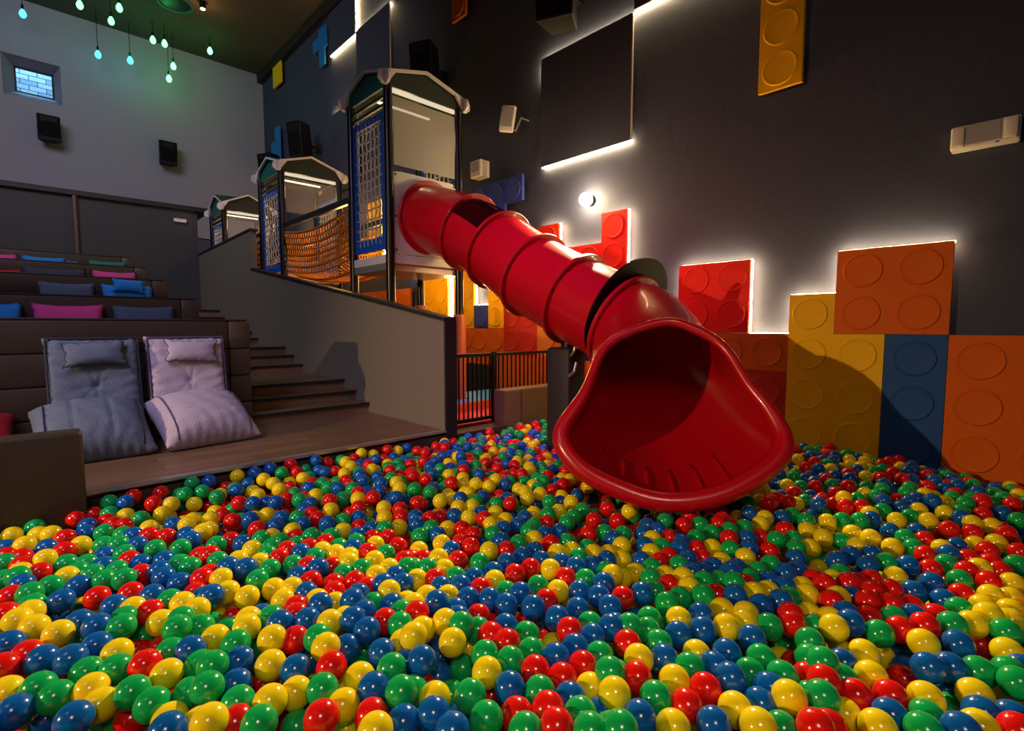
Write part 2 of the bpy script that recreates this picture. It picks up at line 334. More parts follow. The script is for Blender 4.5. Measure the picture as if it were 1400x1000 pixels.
def dark(label, y0, y1, z0, z1, led):
    t = panel(label, rect(y0, y1, z0, z1), [], 'wall_panel', led, name='backlit_panel', ledr=.012, xf=4.91, th=.025)
    bm = B(); box(bm, (4.912, y0 - .014, z0), (4.93, y0 - .001, z1)); part('edge_strip', bm, 'white_panel', t)
dark('square charcoal backlit panel above the round wall lamp', 3.27, 4.61, 3.10, 4.43, [(3.27, 3.10, 4.61, 3.10), (3.27, 4.43, 4.61, 4.43), (4.61, 4.2, 4.61, 4.43)])
dark('charcoal backlit panel above and beside the square one, cut by the frame top', 1.95, 3.25, 4.45, 5.8, [(1.95, 4.45, 3.25, 4.45)])
dark('charcoal backlit panel high behind the near tower', 8.28, 9.52, 5.2, 6.74, [(8.28, 6.74, 9.52, 6.74)])
dark('charcoal panel near the ceiling with glowing lower edge', 9.55, 10.7, 6.72, 7.55, [(9.55, 6.72, 10.7, 6.72), (9.55, 6.72, 9.55, 7.55)])
dark('charcoal panel lower on the wall behind the middle tower', 9.54, 10.7, 3.9, 5.5, [(9.54, 5.5, 10.7, 5.5)])

# ------------------------------------------------------------------ wall fittings
def speaker(label, c, w, d, h, yaw, tilt=0, name='loudspeaker', wall=None, group='black loudspeakers on the walls'):
    t = thing(name, label, 'loudspeaker', c, group)
    M = Matrix.Translation(c) @ Matrix.Rotation(yaw, 4, 'Z') @ Matrix.Rotation(tilt, 4, 'X')   # local: front faces -y
    bm = B(); vs = box(bm, (-w / 2, -d / 2, -h / 2), (w / 2, d / 2, h / 2), .02)
    for v in bm.verts:
        if v.co.y > 0: v.co.x *= .72
        if v.co.z > .2 * h and v.co.y > 0: v.co.y *= .9
    bmesh.ops.transform(bm, matrix=M, verts=bm.verts); part('cabinet', bm, 'speaker_edge', t)
    bm = B(); box(bm, (-w * .44, -d / 2 - .012, -h * .33), (w * .44, -d / 2 + .004, h * .2), .008); bmesh.ops.transform(bm, matrix=M, verts=bm.verts); part('grille', bm, 'speaker', t)
    bm = B(); P = [(-w * .4, -d / 2 - .003, h * .24), (w * .4, -d / 2 - .003, h * .24), (w * .4, -d / 2 - .003, h * .45), (-w * .4, -d / 2 - .003, h * .45)]
    Q = [(-w * .14, -d / 2 + .08, h * .3), (w * .14, -d / 2 + .08, h * .3), (w * .14, -d / 2 + .08, h * .39), (-w * .14, -d / 2 + .08, h * .39)]
    O = [(x * 1.1, y - .012, z * 1.0) for x, y, z in P]
    loft(bm, [[(x * 1.1, -d / 2 + .002, z + (.01 if i > 1 else -.01) * 1) for i, (x, y, z) in enumerate(P)], [(x * 1.1, -d / 2 - .012, z + (.01 if i > 1 else -.01)) for i, (x, y, z) in enumerate(P)], [(x, -d / 2 - .012, z) for x, y, z in P], Q]); bm.faces.new([v for v in bm.verts][-4:])
    bmesh.ops.transform(bm, matrix=M, verts=bm.verts); part('horn', bm, 'speaker', t)
    if wall:
        bm = B(); tube(bm, [M @ Vector((0, d * .3, 0)), wall], .025, 8); p = Vector(wall)
        box(bm, p - Vector((.07, .07, .09)), p + Vector((.07, .07, .09))); part('wall_mount', bm, 'black_metal', t)
    return t
speaker('black loudspeaker on the grey wall below the small window', (.57, 14.72, 5.2), .37, .3, .52, 0, .12, wall=(.57, 14.97, 5.2))
speaker('black loudspeaker on the grey wall nearer the corner, below the green bulbs', (2.66, 14.72, 5.17), .37, .3, .54, 0, .12, wall=(2.66, 14.97, 5.17))
speaker('big black loudspeaker hung above the square backlit panel', (4.42, 3.90, 4.86), .42, .42, .95, -1.15, .12, wall=(4.90, 4.06, 4.95))
speaker('black loudspeaker on the charcoal wall above the near tower roof', (4.55, 6.62, 4.86), .36, .38, .72, -1.1, .1, wall=(4.90, 6.72, 4.9))
speaker('black loudspeaker on the charcoal wall above the middle tower roof', (4.5, 11.3, 5.0), .36, .4, .8, -1.1, .1, wall=(4.90, 11.4, 5.0))
speaker('black loudspeaker half hidden behind the middle tower roof', (4.5, 13.2, 4.95), .4, .4, .5, -1.1, .1, wall=(4.90, 13.3, 4.95))
# wall lamp
t = thing('wall_lamp', 'bright round lamp glowing on the charcoal wall above the slide', 'lamp', (4.82, 3.84, 2.55))
bm = B(); bmesh.ops.create_uvsphere(bm, u_segments=24, v_segments=16, radius=.078, matrix=Matrix.Translation((4.87, 3.84, 2.55))); part('bulb', bm, 'lamp_warm', t, True)
bm = B(); lathe(bm, [(.06, 0), (.06, .03), (.04, .05)], (XW, 3.84, 2.55), 0, 24, -1); part('lamp_base', bm, 'black_metal', t, True, .5)
# access point antenna + sensor box + emergency light
t = thing('wifi_antenna', 'white slab antenna on a wall arm beside the near tower', 'antenna', (4.75, 5.02, 3.72))
M = Matrix.Translation((4.74, 5.05, 3.78)) @ Matrix.Rotation(-1.0, 4, 'Z') @ Matrix.Rotation(.15, 4, 'Y')
bm = B(); box(bm, (-.1, -.03, -.17), (.1, .03, .17), .028, 3, M); part('housing', bm, 'white_plastic', t, True, .6)
bm = B(); box(bm, (-.075, -.036, -.11), (.075, -.028, .14), .004, 1, M); part('face_plate', bm, 'grey_plastic', t)
bm = B(); tube(bm, [(4.76, 5.03, 3.66), (4.8, 4.96, 3.62), (4.84, 4.9, 3.78), (XW - .002, 4.9, 3.78)], .014, 8); part('wall_mount', bm, 'alu', t)
t = thing('motion_detector', 'small white box sensor on the charcoal wall near the tower', 'sensor', (4.87, 5.78, 3.25))
bm = B(); box(bm, (4.80, 5.68, 3.2), (XW - .002, 5.92, 3.44), .02); part('housing', bm, 'white_plastic', t)
bm = B(); box(bm, (4.79, 5.71, 3.27), (4.81, 5.89, 3.42), .01); part('lens', bm, 'grey_plastic', t)
t = thing('emergency_light', 'white emergency light with two lamp heads on the charcoal wall', 'emergency light', (4.9, .37, 2.3))
bm = B(); box(bm, (4.87, .19, 2.305), (XW - .002, .55, 2.47), .015); part('housing', bm, 'white_plastic', t)
bm = B(); box(bm, (4.855, .285, 2.325), (4.875, .465, 2.462), .004, 1); part('cover', bm, 'grey_plastic', t)
for y in (.237, .508):
    bm = B(); box(bm, (4.84, y - .036, 2.318), (4.872, y + .036, 2.46), .014, 3); part('lamp_head', bm, 'white_plastic', t, True, .6)
bm = B(); box(bm, (4.85, .29, 2.306), (4.856, .31, 2.314)); part('switch', bm, 'black_metal', t)
# conduit and exit box on lower rear wall
tag(obj('conduit', (lambda bm: (tube(bm, [(.77, 12.46, 3.46), (.77, 12.46, 1.37)], .035, 10), bm)[1])(B()), 'leather_light'), 'thin vertical brown conduit on the dark rear wall', 'pipe')
t = thing('exit_sign', 'small pale box high on the dark wall near the far tower', 'sign', (2.42, 12.47, 3.2))
part('housing', qbox((2.31, 12.43, 3.2), (2.53, 12.5, 3.27), .008), 'white_plastic', t)
# ceiling fixtures
t = thing('ceiling_speaker', 'round dark fixture recessed in the brown ceiling', 'ceiling fixture', (2.62, 12.95, CEIL))
bm = B(); lathe(bm, [(.33, 0), (.33, .03), (.29, .03), (.27, -.002)], (2.62, 12.95, CEIL), 2, 40, -1); part('ring', bm, 'teal_board', t, True, .5)
bm = B(); lathe(bm, [(.26, 0), (.26, .012), (.2, .02)], (2.62, 12.95, CEIL), 2, 40, -1); part('grille', bm, 'black_metal', t, True, .5)
t = thing('ceiling_spotlight', 'warm small spotlight on the ceiling beside the round fixture', 'spotlight', (3.02, 12.5, CEIL))
bm = B(); tube(bm, [(3.02, 12.5, CEIL), (3.02, 12.5, CEIL - .14)], .06, 16); part('housing', bm, 'black_metal', t, True, .5)
bm = B(); lathe(bm, [(.045, 0), (.045, .01)], (3.02, 12.5, CEIL - .14), 2, 16, -1); part('lens', bm, 'downlight', t)
bulbs = [(31, 18, 'c', 14.3, 'cyan pendant bulb farthest along the grey wall above the window'), (109, 6, 'g', 13.2, 'green pendant bulb at the top edge, farthest from the corner'), (163, 10, 'g', 12.9, 'green pendant bulb hanging nearest the ceiling, beside another slightly lower'),
         (152, 28, 'g', 13.6, 'green pendant bulb just below the topmost green one'), (134, 74, 'c', 14.4, 'cyan pendant bulb against the grey wall, nearer the window of a pair'), (178, 82, 'c', 14.4, 'cyan pendant bulb with the teal glow on the wall beneath it'),
         (209, 54, 'g', 14.0, 'green pendant bulb of a close pair, on the window side'), (225, 59, 'g', 14.0, 'green pendant bulb of a close pair, on the corner side'), (287, 69, 'g', 13.9, 'green pendant bulb hanging alone nearest the room corner'),
         (237, 90, 'g', 14.3, 'green pendant bulb over the lowest one'), (231, 107, 'g', 14.3, 'lowest green pendant bulb, above the wall speaker by the corner')]
BULBP = []
for px, py, c, y, lab in bulbs:
    p = on(1, y, px, py); t = thing('pendant_bulb', lab, 'pendant light', p, 'coloured pendant bulbs'); BULBP.append((p, c))
    bm = B(); lathe(bm, [(.004, -.085), (.03, -.08), (.05, -.05), (.056, -.015), (.045, .025), (.026, .06), (.018, .075)], p, 2, 20); part('bulb', bm, 'bulb_green' if c == 'g' else 'bulb_cyan', t, True)
    bm = B(); tube(bm, [p + Vector((0, 0, .07)), p + Vector((0, 0, .16))], .022, 10); part('socket', bm, 'black_metal', t, True, .5)
    bm = B(); tube(bm, [p + Vector((0, 0, .15)), (p.x, p.y, CEIL)], .007, 6); part('cord', bm, 'black_metal', t)

# ------------------------------------------------------------------ seat rows: padded benches
def bench(k, label):
    y, top, f = BY[k], FL[k] + 1.0 - (.05 if k else 0), FL[k] - (.05 if k == 0 else 0)
    t = thing('row_backrest', label, 'bench back', (-1.7, y + BTH / 2, FL[k]), 'padded row backs')
    n = 4; h = (top - FL[k]) / n
    bm = B()
    for i in range(n): box(bm, (-7, y, FL[k] + i * h + (.0 if i else .002)), (1.335, y + BTH, FL[k] + (i + 1) * h - .002), .018, 2)
    part('padding', bm, 'leather', t, True, .7)
    bm = B()
    for i in range(n): box(bm, (1.338, y - .004, FL[k] + i * h + (.0 if i else .002)), (BX, y + BTH + .004, FL[k] + (i + 1) * h - .002), .02, 2)
    part('end_block', bm, 'leather_end', t, True, .7)
    part('top_rail', qbox((-7, y + .02, top), (BX - .02, y + BTH - .02, top + .018), .006), 'trim_dark', t)
for k, l in enumerate(['brown padded row back behind the two near loungers', 'brown padded row back, second tier up', 'brown padded row back, third tier up', 'brown padded row back, fourth tier up', 'brown padded row back, topmost tier']): bench(k, l)
bm = B(); box(bm, (-2.5, 3.60, -.05), (.195, 3.735, .485), .025, 3)
t = thing('padded_divider', 'low brown padded divider between the near loungers and the balls', 'divider', (-1.1, 3.67, -.05)); part('padding', bm, 'leather', t, True, .7)
bm = B(); tube(bm, [(-2.48, 3.615, .47), (.18, 3.615, .47), (.18, 3.615, -.04)], .006, 6); part('piping', bm, 'trim_dark', t)

# ------------------------------------------------------------------ loungers
def pad(bm, w, d, h, M, nx=26, ny=26, p=7, tufts=(), seams_x=(), seams_y=(), wr=.006, seed=0, ear=.0, puff=.5):
    r = random.Random(seed); ph = [r.uniform(0, 6.28) for _ in range(8)]
    def surf(u, v, sgn):
        e = max(0, (1 - abs(u) ** p)) ** .5 * max(0, (1 - abs(v) ** p)) ** .5
        g = 1 - puff * (u * u + v * v) / 2
        z = h / 2 * e * g
        x, y = u * w / 2, v * d / 2
        if sgn > 0:
            for tu, tv in tufts:
                dd = ((x - tu * w / 2) ** 2 + (y - tv * d / 2) ** 2); z -= h * .13 * math.exp(-dd / .0005) + h * .10 * math.exp(-dd / .02)
                an = math.atan2(y - tv * d / 2, x - tu * w / 2); z += .0045 * math.sin(an * 9) * math.exp(-dd / .012) * min(1, dd / .0005)
            for s in seams_x: z -= h * .035 * math.exp(-((x - s * w / 2) / .008) ** 2)
            for s in seams_y: z -= h * .035 * math.exp(-((y - s * d / 2) / .008) ** 2)
            edge = max(abs(u), abs(v))
            z += wr * (math.sin(x * 70 + ph[0] + 3 * math.sin(y * 9 + ph[1])) * abs(v) ** 3 + math.sin(y * 75 + ph[2] + 3 * math.sin(x * 11 + ph[3])) * abs(u) ** 3 + .25 * math.sin(x * 41 + y * 23 + ph[4]) + .25 * math.sin(x * 17 - y * 57 + ph[5])) * e
        k = 1 + ear * (abs(u) * abs(v)) ** 3 - .03 * (1 - abs(v) ** 2) * abs(u) ** 2 - .03 * (1 - abs(u) ** 2) * abs(v) ** 2
        ru = ear * .12 * (math.sin(y * 95 + ph[6]) * abs(u) ** 9 + math.sin(x * 95 + ph[7]) * abs(v) ** 9)
        return Vector((x * (k + ru / max(w, .1)), y * (k + ru / max(d, .1)), sgn * z))
    def sp(i, n): t = -1 + 2 * i / n; return math.sin(t * PI / 2) * .55 + t * .45
    top = [[bm.verts.new(M @ surf(sp(i, nx), sp(j, ny), 1)) for j in range(ny + 1)] for i in range(nx + 1)]
    bot = [[(top[i][j] if i in (0, nx) or j in (0, ny) else bm.verts.new(M @ surf(sp(i, nx), sp(j, ny), -1))) for j in range(ny + 1)] for i in range(nx + 1)]
    for G, f in ((top, 1), (bot, -1)):
        for i in range(nx):
            for j in range(ny):
                q = (G[i][j], G[i + 1][j], G[i + 1][j + 1], G[i][j + 1]); bm.faces.new(q if f > 0 else q[::-1])
    rim = [top[i][0].co.copy() for i in range(nx)] + [top[nx][j].co.copy() for j in range(ny)] + [top[nx - i][ny].co.copy() for i in range(nx)] + [top[0][ny - j].co.copy() for j in range(ny)]
    return rim
def mattress(bm, w, d, h, M, floor=None, **kw):     # two faces with a gusset: thick boxy cushion
    rim = pad(bm, w, d, h, M, p=kw.pop('p', 14), **kw)
    return rim
def piping(name, rims, m, parent, r=.0055):
    bm = B()
    for rim in rims: tube(bm, rim, r, 6, True)
    part(name, bm, m, parent, True)
def lounger(label, x, y, fz, m, seam, yaw=0, yawseat=0, pillow=True, full=True, seed=1, group='floor loungers against the row backs', w=.56, pm=None, py=0, sx=0):
    t = thing('floor_lounger', label, 'lounger', (x, y, fz), group)
    R0 = Matrix.Translation((x, y, fz)) @ Matrix.Rotation(yaw, 4, 'Z')
    def bk(th): return R0 @ Matrix.Translation((0, -.075, .53)) @ Matrix.Rotation(math.radians(80), 4, 'X')
    bm = B(); n = 54 if full else 14
    M = bk(0); rim = mattress(bm, w, .66, .2, M, nx=n, ny=n, tufts=((0, -.12),) if full else (), seams_x=(), seams_y=(-.55, .75) if full else (), seed=seed, puff=.35, ear=.05)
    bk_o = part('backrest', bm, m, t, True); 
    if full:
        Mf = M @ Matrix.Translation((0, 0, .055)); Mr = M @ Matrix.Translation((0, 0, -.055))
        def rr(MM, s=.97): return [MM @ Vector((sx * w / 2 * s, sy * .33 * s, .011 * math.sin(37 * (sx + sy)))) for sx, sy in [(-1 + 2 * i / 24, -1) for i in range(24)] + [(1, -1 + 2 * i / 24) for i in range(24)] + [(1 - 2 * i / 24, 1) for i in range(24)] + [(-1, 1 - 2 * i / 24) for i in range(24)]]
        piping('piping', [rr(Mf, .985), rr(Mr, .985)], seam, bk_o, .008)
    if full:
        bm = B(); S = Matrix.Translation((x, y, fz)) @ Matrix.Rotation(yawseat, 4, 'Z') @ Matrix.Translation((sx, -.34, .185)) @ Matrix.Rotation(math.radians(27), 4, 'X')
        rim = mattress(bm, w + .10, .6, .40, S, p=5, nx=56, ny=56, seams_x=(-.35, .3) if seed == 1 else (), seams_y=(.12,) if seed == 1 else (.05, .5), seed=seed + 5, puff=.45, ear=.06, wr=.007)
        for v in bm.verts: v.co.z = max(v.co.z, fz + .004)
        so = part('seat', bm, m, t, True)
        wv = (w + .10) / 2
        Sf = S @ Matrix.Translation((0, 0, .0)); pts = []
        for sx in (-1, 1):
            bm = B(); ln = []
            for i in range(25):
                q = -.97 + 1.94 * i / 24; e = max(0, 1 - abs(q) ** 5) ** .5; u = sx * .8
                z = .40 / 2 * e * (max(0, 1 - abs(u) ** 5) ** .5) * (1 - .45 * (u * u + q * q) / 2)
                p = S @ Vector((u * wv, q * .3, z + .004)); p.z = max(p.z, fz + .006); ln.append(p)
            tube(bm, ln, .006, 6); part('piping', bm, seam, so, True)
    if pillow:
        bm = B(); MP = M @ Matrix.Translation((.0 if seed != 2 else .02, .2 + py, .115)) @ Matrix.Rotation(.04 if seed == 1 else -.05, 4, 'Z') @ Matrix.Rotation(-.12, 4, 'X')
        rim = pad(bm, w * .62, .17, .11, MP, nx=20, ny=14, p=3, seed=seed + 9, ear=.12, puff=.3, wr=.004)
        po = part('headrest_pillow', bm, pm or m, t, True)
        if full: piping('piping', [rim], seam, po, .004)
    return t
lounger('slate grey-blue lounger with buttoned back behind the padded divider', .37, 5.13, FL[0], 'denim', 'seam', 0, .0, seed=1, sx=-.05)
lounger('pale lilac lounger with folded headrest beside the stair steps', .985, 5.13, FL[0], 'lilac', 'lilac_seam', 0, .12, seed=2)
def rowl(k, px0, px1, m, label, pillow=False, pm=None, dz=0):
    y = BY[k]; a = on(1, y - .15, px0, 440).x; b = on(1, y - .15, px1, 440).x
    return lounger(label, (a + b) / 2, y - .02, FL[k] + dz, m, 'seam', pillow=pillow, full=False, seed=random.randint(3, 99), w=abs(b - a), pm=pm, py=.1)
rowl(1, -48, 30, 'azure', 'azure lounger back at the frame edge above the near row back')
rowl(1, 47, 142, 'pink', 'pink lounger back peeking over the near row back')
rowl(1, 158, 240, 'slate', 'slate lounger back peeking over the near row back by its end')
rowl(2, 57, 132, 'slate', 'slate lounger back on the tier above the pink one')
rowl(2, 144, 211, 'azure', 'azure lounger with a pillow on top near the row end', True, None)
rowl(3, 38, 121, 'navy', 'wide dark navy lounger back two tiers above the pink one')
rowl(3, 132, 190, 'pink', 'small pink lounger back near the end of the fourth row')
rowl(3, -40, 33, 'crimson', 'dark red lounger back at the frame edge in the fourth row', dz=-.06)
rowl(4, -40, 29, 'pink', 'pink lounger back at the frame edge in the top row')
rowl(4, 37, 94, 'azure', 'azure lounger back in the top row')
rowl(4, 128, 177, 'green_cloth', 'green lounger back in the top row by its end')
rowl(4, 95, 112, 'slate', 'narrow slate lounger back beside the top azure one', dz=-.03)
bm = B(); pad(bm, .4, .4, .3, Matrix.Translation((-.3, 4.95, .3)) @ Matrix.Rotation(.6, 4, 'X'), 20, 20, 3, seed=4, ear=.1)
for v in bm.verts: v.co.z = max(v.co.z, FL[0] + .003)
tag(obj('cushion', bm, 'crimson', smooth=True), 'red cushion at the frame edge beside the slate lounger', 'cushion')

# ------------------------------------------------------------------ towers
def tower(label, x0, x1, y0, y1, zeave, zpeak, zdeck, zbot, slide=False):
    cx, cy = (x0 + x1) / 2, (y0 + y1) / 2
    t = thing('play_tower', label, 'play tower', (cx, cy, zbot), 'roofed climbing towers')
    for px, py in ((x0, y0), (x1, y0), (x0, y1), (x1, y1)):
        bm = B(); tube(bm, [(px, py, zbot), (px, py, zeave - .12)], .05, 20); po = part('post', bm, 'post_brown', t, True, .6)
    bm = B(); box(bm, (x0 - .02, y0 - .02, zdeck - .1), (x1 + .02, y1 + .02, zdeck), .01); part('deck', bm, 'white_panel', t)
    # roof: gables on the four sides joined by a folded roof sheet
    rf = thing('roof_tmp', '', '', (cx, cy, zeave)); bpy.data.objects.remove(rf)
    ov = .05; ap = Vector((cx, cy, zpeak + .03)); zs = zeave
    cor = [Vector((x0 - ov, y0 - ov, zs)), Vector((x1 + ov, y0 - ov, zs)), Vector((x1 + ov, y1 + ov, zs)), Vector((x0 - ov, y1 + ov, zs))]
    pk = [Vector((cx, y0 - ov, zpeak)), Vector((x1 + ov, cy, zpeak)), Vector((cx, y1 + ov, zpeak)), Vector((x0 - ov, cy, zpeak))]
    bm = B()
    for dz in (0, .02):
        V = [bm.verts.new(c + Vector((0, 0, dz))) for c in cor]; P = [bm.verts.new(c + Vector((0, 0, dz))) for c in pk]; a = bm.verts.new(ap + Vector((0, 0, dz)))
        for i in range(4): bm.faces.new((a, V[i], P[i])); bm.faces.new((a, P[i], V[(i + 1) % 4]))
    ro = part('roof', bm, 'dark_board', t)
    zb = zeave - .13
    for i, (a, b, p) in enumerate(((0, 1, 0), (1, 2, 1), (2, 3, 2), (3, 0, 3))):
        A, Bv, Pk = cor[a], cor[b], pk[p]; inn = (Vector((cx, cy, 0)) - Vector((Pk.x, Pk.y, 0))).normalized()
        q = inn * .04; e = (Bv - A).normalized() * .05
        bm = B(); prism(bm, [A + q + e + Vector((0, 0, zb - zs)), Bv + q - e + Vector((0, 0, zb - zs)), Bv + q - e - Vector((0, 0, .0)), Pk + q, A + q + e], inn * .02)
        part('gable_board', bm, 'teal_board' if i == 3 else 'dark_board', t)
        # white trims along both slopes, ending in a rounded tail past the post
        for C0, sgn in ((A, 1), (Bv, -1)):
            dirv = (Pk - C0); dirv2 = dirv.normalized(); tail = C0 - dirv2 * .09 - Vector((0, 0, .03)); up = Vector((0, 0, 1))
            bm = B(); w = .018
            poly = [Pk + up * .012, Pk - up * w, C0 + dirv * .25 - up * w, C0 + dirv * .1 - up * .1, C0 - up * .15, C0 - dirv2 * .05 - up * .13, tail - up * .055, tail + up * .0, tail + up * .035 + dirv2 * .02, C0 + up * .012]
            prism(bm, [v - inn * .012 for v in poly], inn * .03); part('roof_trim', bm, 'white_plastic', t)
    # white strip under the gable, its glow imitating lamplight falling on it
    bm = B(); box(bm, (x0 + .06, y0 - .012, zb - .055), (x1 - .06, y0 + .012, zb - .012)); part('gable_strip', bm, 'lit_strip_white', t)
    bm = B(); box(bm, (x0 + .12, cy - .012, zb - .02), (x1 - .12, cy + .012, zb)); part('lamp_tube', bm, 'led_bar', t)
    # front screen
    bm = B(); box(bm, (x0 + .06, y0 - .006, zdeck + .98), (x1 - .06, y0 + .006, zb - .09)); part('screen', bm, 'mesh_screen' if slide else 'clear_screen', t)
    # side rails and rope panel (x0 side)
    for z in (zb - .09, zb - .18):
        bm = B(); box(bm, (x0 - .012, y0, z - .016), (x0 + .012, y1, z + .016)); part('rail', bm, 'black_metal', t)
    for X, nm in ((x0, 1), (x1, 0)):
        ya, yb, za, zt = y0 + .06, y1 - .06, zdeck + .06, zb - .24
        bm = B(); hw = .09
        for lo, hi in (((X - .01, ya, za), (X + .01, ya + hw, zt)), ((X - .01, yb - hw, za), (X + .01, yb, zt)), ((X - .01, ya + hw, za), (X + .01, yb - hw, za + hw * 1.6)), ((X - .01, ya + hw, zt - hw * .9), (X + .01, yb - hw, zt))): box(bm, lo, hi)
        pn = part('rope_panel', bm, 'blue_board', t)
        bm = B(); nC, nR = 6, 12
        for i in range(nC):
            y = ya + hw + (yb - ya - 2 * hw) * (i + .5) / nC
            tube(bm, [(X - .008 + (.006 * math.sin(k * 2.1 + i)), y + .002 * math.sin(k * 1.7 + i), za + .07 + (zt - za - .1) * k / 22) for k in range(23)], .008, 5)
        for j in range(nR):
            z = za + .1 + (zt - za - .17) * (j + .5) / nR
            tube(bm, [(X - .014, ya + hw - .02 + (yb - ya - 2 * hw + .04) * k / 8, z + .005 * math.cos(k * 1.3 + j) - .012 * math.sin(PI * k / 8)) for k in range(9)], .010, 6)
        part('rope_net', bm, 'rope_grey', pn, True)
    if slide:
        # white entry panel with the slide hole
        bm = B(); xa, xb, za, zt = x0 + .04, x1 - .06, zdeck + .01, 2.77; c = Vector((3.465, y0, 2.30)); n = 48; outer = []; inner = []
        for k in range(n):
            a = 2 * PI * k / n; dx, dz = math.cos(a), math.sin(a); s = min((xb - c.x) / dx if dx > 1e-6 else ((xa - c.x) / dx if dx < -1e-6 else 9), (zt - c.z) / dz if dz > 1e-6 else ((za - c.z) / dz if dz < -1e-6 else 9))
            outer.append((c.x + dx * s, c.z + dz * s)); inner.append((c.x + .36 * dx, c.z + .36 * dz))
        loft(bm, [[(x, y0 - .02, z) for x, z in inner], [(x, y0 - .02, z) for x, z in outer], [(x, y0 + .01, z) for x, z in outer], [(x, y0 + .01, z) for x, z in inner], [(x, y0 - .02, z) for x, z in inner]])
        pnl = part('entry_panel', bm, 'white_panel', t)
        bm = B()
        for X in (xa + .03, xb - .03):
            for Z in (za + .04, 2.28, zt - .04): lathe(bm, [(.012, 0), (.012, .006)], (X, y0 - .02, Z), 1, 10, -1)
        part('screws', bm, 'bolt', pnl)
    else:
        bm = B(); box(bm, (x0 + .06, y0 - .01, zdeck + .02), (x1 - .06, y0 + .01, zdeck + .25)); part('kick_board', bm, 'blue_board', t)
    return t
T1 = tower('near play tower with the red slide and white entry panel', 2.97, 3.93, 5.07, 5.93, 3.79, 3.93, 1.86, .02, True)
T2 = tower('middle play tower between the two orange rope nets', 2.97, 3.90, 8.27, 9.2, 3.58, 3.74, 1.86, .02)
T3 = tower('farthest play tower against the grey rear wall', 2.97, 3.86, 11.4, 12.3, 3.50, 3.72, 1.86, .02)
for py in (5.07, 5.93):
    bm = B(); tube(bm, [(3.93, py, .02), (3.93, py, 1.2 if py < 5.5 else 1.34)], .078, 20); part('post_padding', bm, 'copper_pad', T1, True, .6, label='copper padding around the post foot')
bm = B(); box(bm, (2.95, 5.1, 1.68), (4.0, 5.9, 1.755), .01)
part('deck_frame', bm, 'alu', T1)
def bridge(label, ya, yb, z0):
    t = thing('rope_bridge', label, 'rope bridge', (3.43, (ya + yb) / 2, z0), 'orange rope net bridges')
    for X in (2.97, 3.9):
        bm = B(); box(bm, (X - .03, ya, z0 + .66), (X + .03, yb, z0 + .74), .008); part('top_rail', bm, 'black_metal', t)
    bm = B(); box(bm, (2.955, ya, z0 - .02), (2.985, ya + .05, z0 + .7)); part('end_bar', bm, 'black_metal', t)
    bm = B(); prof = []
    for k in range(25):
        a = k / 24
        if a < .4: q = a / .4; prof.append((2.97 + .04 * math.sin(q * PI), z0 + .60 - q * .60))
        elif a > .6: q = (1 - a) / .4; prof.append((3.9 - .04 * math.sin(q * PI), z0 + .60 - q * .60))
        else: q = (a - .4) / .2; prof.append((2.97 + .93 * q, z0 - .02 * 0 - .10 * math.sin(q * PI)))
    sag = lambda y: -.10 * math.sin(PI * (y - ya) / (yb - ya))
    nl = 19
    for j in range(nl):                           # long ropes
        f = j / (nl - 1) * 24; i = min(23, int(f)); fr = f - i
        x = prof[i][0] * (1 - fr) + prof[i + 1][0] * fr; z = prof[i][1] * (1 - fr) + prof[i + 1][1] * fr
        L = [(x, ya + .03 + (yb - ya - .06) * k / 16, z + sag(ya + (yb - ya) * k / 16) + random.uniform(-.004, .004)) for k in range(17)]
        tube(bm, L, .012 if j % 2 else .021, 6)
        for k in range(26):                       # twisted drop lines between long ropes make the chunky weave
            y = ya + .06 + (yb - ya - .12) * k / 25
            if j < nl - 1:
                f2 = (j + 1) / (nl - 1) * 24; i2 = min(23, int(f2)); g = f2 - i2
                x2 = prof[i2][0] * (1 - g) + prof[i2 + 1][0] * g; z2 = prof[i2][1] * (1 - g) + prof[i2 + 1][1] * g
                tube(bm, [(x, y, z + sag(y)), ((x + x2) / 2 - .006, y + .022, (z + z2) / 2 + sag(y)), (x2, y + .045, z2 + sag(y))], .0095, 5)
    part('rope_net', bm, 'rope_orange', t, True)
bridge('orange rope bridge between the near and middle towers', 5.985, 8.215, 1.9)
bridge('orange rope bridge between the middle and farthest towers', 9.255, 11.345, 1.9)

# ------------------------------------------------------------------ tube slide
SL = thing('tube_slide', 'big red tube slide ending in the ball pit', 'slide', (2.67, 1.48, -.02))
RT_ = .375; FR = .415
ctr = [Vector(p) for p in ((3.465, 5.02, 2.30), (3.54, 4.36, 2.06), (3.55, 3.90, 1.82), (3.55, 3.40, 1.53), (3.55, 2.88, 1.285), (3.55, 2.38, 1.065))]
ext = [ctr[0] + Vector((-.02, .7, .1))] + ctr + [Vector((3.52, 1.88, .80))]
def cr(i, t):
    p0, p1, p2, p3 = ext[i], ext[i + 1], ext[i + 2], ext[i + 3]
    return .5 * ((2 * p1) + (p2 - p0) * t + (2 * p0 - 5 * p1 + 4 * p2 - p3) * t * t + (3 * p1 - p0 - 3 * p2 + p3) * t ** 3)
def crd(i, t): return (cr(i, min(1, t + .01)) - cr(i, max(0, t - .01))).normalized()
def circ(c, tan, r, n=64, a0=0, a1=2 * PI, endp=False):
    u = tan.cross(Vector((0, 0, 1))).normalized(); v = u.cross(tan).normalized()    # v is up-ish
    return [c + (u * math.sin(a) + v * math.cos(a)) * r for a in [a0 + (a1 - a0) * k / (n if not endp else n - 1) for k in range(n)]]
